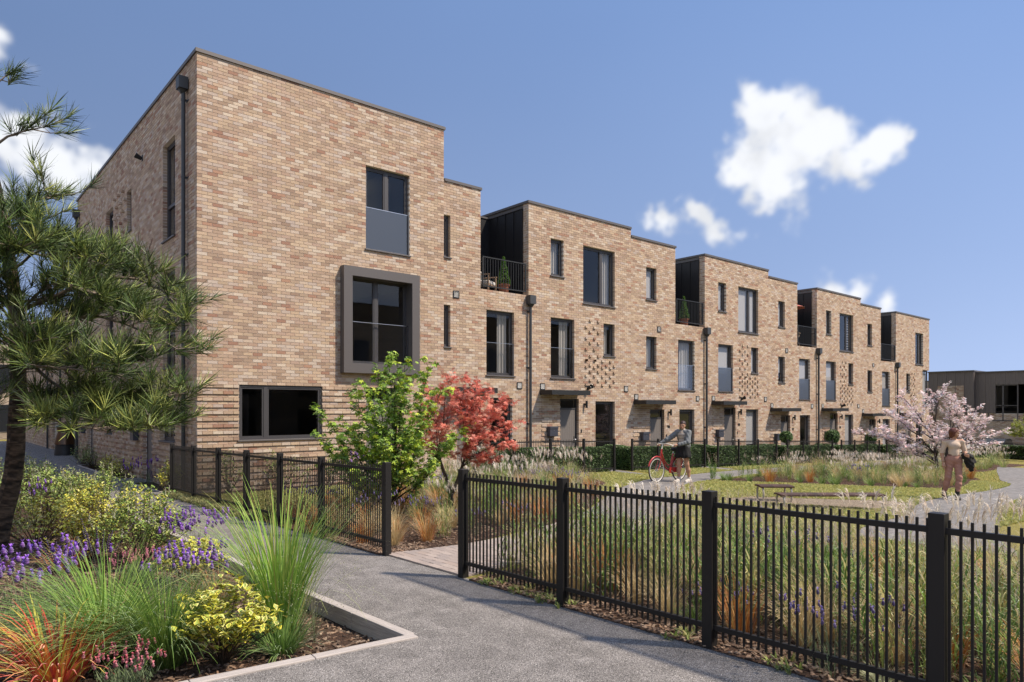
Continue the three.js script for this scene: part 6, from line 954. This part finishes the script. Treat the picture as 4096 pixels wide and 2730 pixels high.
// ---------------------------------------------------------------- beyond the terrace
{ // zinc-clad building closing the view on the right
  const X = 55, H = thing('zinc_clad_building', 'two-storey building with dark zinc upper floor at the right edge', 'building', [X, -1.45, 4]), F = { o: V(0, 0, 0), rot: -Math.PI / 2 }, bricks = [], zo = 4, base = -1.45, L = (z) => z - zo, Yv = (y) => y - base;
  const s2 = (a, b, c, d) => [L(a), L(b), snap(Yv(c)), snap(Yv(d))], gw = [s2(3.2, 5.2, -.4, .8), s2(9, 11, -.4, .8)];
  layBricks(bricks, F, [[L(-3.5), L(22), -.3, 2.95]], gw); wallBody(H, F, [[L(-3.5), -.5], [L(22), -.5], [L(22), 2.95], [L(-3.5), 2.95]], gw);
  gw.forEach((o) => makeWindow(H, F, o, { mullion: [.5] }));
  const panelBrick = s2(-2.95, -1.2, .4, 3.55); layBricks(bricks, { o: V(-.512, 0, 0), rot: -Math.PI / 2 }, [panelBrick], []);
  setBricks(bricks, H);
  const up = part('zinc_cladding', H);
  for (let k = 0; k < 5; k++) { const a = L(-3.55) + k * .6; obj('zinc_panel', BX(-.5, .1, 2.95, 6.05, a + .004, a + .596), ZINCB, up); obj('seam', BX(-.53, -.5, 2.95, 6.05, a - .014, a + .014), ZINCB, up); }
  const wA = .55, wB = 2.35;
  for (let k = 0; k < 36; k++) { const a = L(-.55) + k * .62, z0 = a + zo, hole = z0 > wA - .45 && z0 < wB - .3; if (hole) { obj('zinc_panel', BX(-.06, .2, Yv(3.6), 5.95, a + .004, a + .616), ZINCB, up); } else obj('zinc_panel', BX(-.06, .2, 2.95, 5.95, a + .004, a + .616), ZINCB, up); if (!hole) obj('seam', BX(-.09, -.06, 2.95, 5.95, a - .014, a + .014), ZINCB, up); }
  const win = part('window', H, [-.02, Yv(.95), L(.2)], -Math.PI / 2); // wide window with glass guards
  obj('frame', [BX(0, .07, 0, 2.65, -.1, 0), BX(1.79, 1.86, 0, 2.65, -.1, 0), BX(.9, .98, 0, 2.65, -.1, 0), BX(.07, 1.79, 2.58, 2.65, -.1, 0), BX(.07, 1.79, 0, .07, -.1, 0), BX(.07, 1.79, 1.1, 1.15, -.1, 0)], METW, win); for (const [a, b] of [[.07, .9], [.98, 1.79]]) { const p = obj('pane', new THREE.PlaneGeometry(b - a, 2.5), GLASS, win); p.position.set((a + b) / 2, 1.32, -.05); }
  obj('roof_edge', [BX(-.6, 8, 6.05, 6.14, L(-3.6), L(-.5)), BX(-.14, 8, 5.95, 6.03, L(-.5), L(22))], METW, H);
  obj('inner_shell', [BX(.25, 8, -.4, -.2, L(-3.5), L(22)), BX(.25, 8, 2.7, 2.9, L(-3.5), L(22)), BX(.2, 8, 5.6, 5.9, L(-3.5), L(22)), BX(7.8, 8, -.4, 5.9, L(-3.5), L(22)), BX(.2, 8, -.4, 5.9, L(-3.5), L(-3.3)), BX(.2, 8, -.4, 5.9, L(21.8), L(22))], ROOM, H);
}
{ // brick building filling the gap before it
  const H = thing('brick_building', 'plain brick gable behind the far end of the terrace', 'building', [58, -1.5, -9]), F = { o: V(0, 0, 0), rot: -Math.PI / 2 }, bricks = []; layBricks(bricks, F, [[-6, 5.2, -.3, 5.55]], []); wallBody(H, F, [[-6, -.5], [5.2, -.5], [5.2, 5.55], [-6, 5.55]], []); setBricks(bricks, H); coping(H, BX(-.04, 6, 5.55, 5.63, -6, 5.2)); obj('inner_shell', BX(.3, 6, -.4, 5.5, -6, 5.2), ROOM, H);
}
function car(label, x, z, turn, col) {
  const G = thing('parked_car', label, 'car', [x, gy(x, z) - 0.3, z], turn, 'cars parked at the far end'), paint = phy(col, .3, { clearcoat: 1 });
  const body = new THREE.Shape([[-2.05, .35], [-2.08, .7], [-1.95, .88], [-1.2, .95], [.75, .95], [1.75, .85], [2.05, .68], [2.08, .36], [1.75, .26], [-1.8, .26]].map((p) => new THREE.Vector2(...p)));
  obj('body', new THREE.ExtrudeGeometry(body, { depth: 1.6, bevelEnabled: true, bevelSize: .06, bevelThickness: .07, bevelSegments: 3 }).translate(0, 0, -.8), paint, G);
  const cab = new THREE.Shape([[-1.7, .93], [-1.35, 1.36], [-.9, 1.46], [.05, 1.44], [.85, .95]].map((p) => new THREE.Vector2(...p))); obj('windows', new THREE.ExtrudeGeometry(cab, { depth: 1.36, bevelEnabled: true, bevelSize: .03, bevelThickness: .05, bevelSegments: 2 }).translate(0, 0, -.68), std([.02, .022, .025], .1), G);
  obj('roof', RB(-1.25, .02, 1.44, 1.5, -.62, .62, .02), paint, G);
  for (const [a, b] of [[-1.3, .8], [1.3, .8], [-1.3, -.8], [1.3, -.8]]) { const w = part('wheel', G, [a, .31, b]); obj('tyre', new THREE.CylinderGeometry(.31, .31, .2, 24).rotateX(Math.PI / 2), std([.02, .02, .02], .8), w); obj('rim', new THREE.CylinderGeometry(.19, .19, .215, 18).rotateX(Math.PI / 2), STEEL, w); }
  for (const s of [-1, 1]) { obj('headlight', RB(1.98, 2.12, .62, .74, s * .62 - .15, s * .62 + .15, .03), std([.6, .6, .6], .15), G); obj('tail_light', RB(-2.14, -2.0, .68, .82, s * .66 - .12, s * .66 + .12, .03), std([.3, .01, .01], .2), G); }
}
car('white car parked behind the blossom tree', 50.2, -0.5, Math.PI, [.7, .7, .69]); car('dark grey car parked right of the white car', 50.6, 1.7, Math.PI, [.06, .062, .07]);
{ // lower neighbour beyond the end house on the left-hand path
  const H = thing('brick_house', 'lower brick house beyond the tall end house, behind the pine', 'house', [0.2, 0, -15]), F = { o: V(0, 0, 0), rot: -Math.PI / 2 }, bricks = [], S = (a, b, c, d) => [a, b, snap(c), snap(d)], ops = [S(-3.6, -1.4, -.1, 2.3), S(-7.4, -5.6, -.1, 2.3), S(-10.2, -9.6, .9, 2.1), S(-12.4, -11.8, .9, 2.1), S(-4, -3, 3.4, 4.8), S(-8, -7.3, 3.4, 4.8)];
  layBricks(bricks, F, [[-18, -.1, -.3, 6.1]], ops, { proud: (x, y, r) => y < 2.3 ? (r & 1 ? .02 : 0) : 0 }); wallBody(H, F, [[-18, -.5], [-.1, -.5], [-.1, 6.1], [-18, 6.1]], ops); setBricks(bricks, H);
  ops.slice(2).forEach((o) => makeWindow(H, F, o, {})); for (const o of ops.slice(0, 2)) makeDoor(H, { o: V(1.2, 0, 0), rot: -Math.PI / 2 }, [o[0] + .3, o[0] + 1.25, o[2], o[3]]);
  obj('porch_wall', [...ops.slice(0, 2).flatMap((o) => [BX(.255, 1.4, -.4, 2.4, o[0] - .1, o[0]), BX(.255, 1.4, -.4, 2.4, o[1], o[1] + .1), BX(1.38, 1.5, -.4, 2.4, o[0], o[1])])], mortar, H);
  for (const x of [-.7, -4.6, -8.4]) makeDownpipe(H, F, x, 6.0, -.05); makeHoodLamp(H, F, -11, 2.6); coping(H, BX(-.04, .3, 6.1, 6.18, -18, 0)); obj('inner_shell', [BX(1.6, 8, -.4, 6, -18, -.1), BX(.255, 8, 2.5, 2.75, -18, -.1), BX(.255, 8, 5.6, 5.9, -18, -.1)], ROOM, H);
  const B = thing('heat_cowl', 'bronze conical cowl on a black base beside the far porch', 'cowl', [-0.05, gy(-.05, -17.2), -17.2]); obj('base', new THREE.CylinderGeometry(.34, .38, .45, 24).translate(0, .22, 0), BLACK, B); obj('cone', new THREE.CylinderGeometry(.26, .40, .5, 24, 1, true).translate(0, .7, 0), std([.10, .062, .04], .28, { metalness: .9 }), B); obj('collar', new THREE.CylinderGeometry(.30, .27, .2, 24).translate(0, 1.05, 0), std([.10, .062, .04], .3, { metalness: .9 }), B); obj('cap', new THREE.ConeGeometry(.36, .16, 24).translate(0, 1.23, 0), BLACK, B);
}
// terraces across the two open sides: the windows mirror them and they throw light back
function plainTerrace(label, o, turn, len, h) {
  const H = thing('brick_terrace', label, 'terrace', o, turn), m = std([.74, .60, .47], .95, { map: reps(T_conc, 0.3) });
  obj('wall', BX(-len / 2, len / 2, -.5, h, -8, 0), m, H); obj('coping', BX(-len / 2, len / 2, h, h + .08, -8, .04), METW, H);
  for (let k = 0; k * 4.6 < len - 4; k++) for (const y of [0.2, 3.1, 5.7]) if (y + 1.6 < h) { const x = -len / 2 + 1.6 + k * 4.6, w = part('window', H, [x, y, 0]); obj('pane', BX(0, 1.3, 0, 1.9, -.02, .012), std([.02, .022, .026], .08), w); obj('frame', [BX(-.05, 0, -.05, 1.95, 0, .03), BX(1.3, 1.35, -.05, 1.95, 0, .03), BX(0, 1.3, 1.9, 1.95, 0, .03), BX(0, 1.3, -.05, 0, 0, .03)], MET, w); }
}
plainTerrace('brick terrace across the tarmac, mirrored in the side windows', [-13.5, 0, -8], Math.PI / 2, 44, 7.0);
plainTerrace('brick building closing the far end of the tarmac behind the pine', [-2, 0, -46], 0, 36, 6.5);
plainTerrace('brick terrace across the garden, mirrored in the front windows', [22, -.3, 34], Math.PI, 70, 10.6);
farTree('round green tree standing behind the pine at the far left', -5.6, -24, 6, 2.6, [[.10, .16, .04], [.15, .21, .06]], 9, undefined, 'tree', 0.2);
renderer.render(scene, camera);
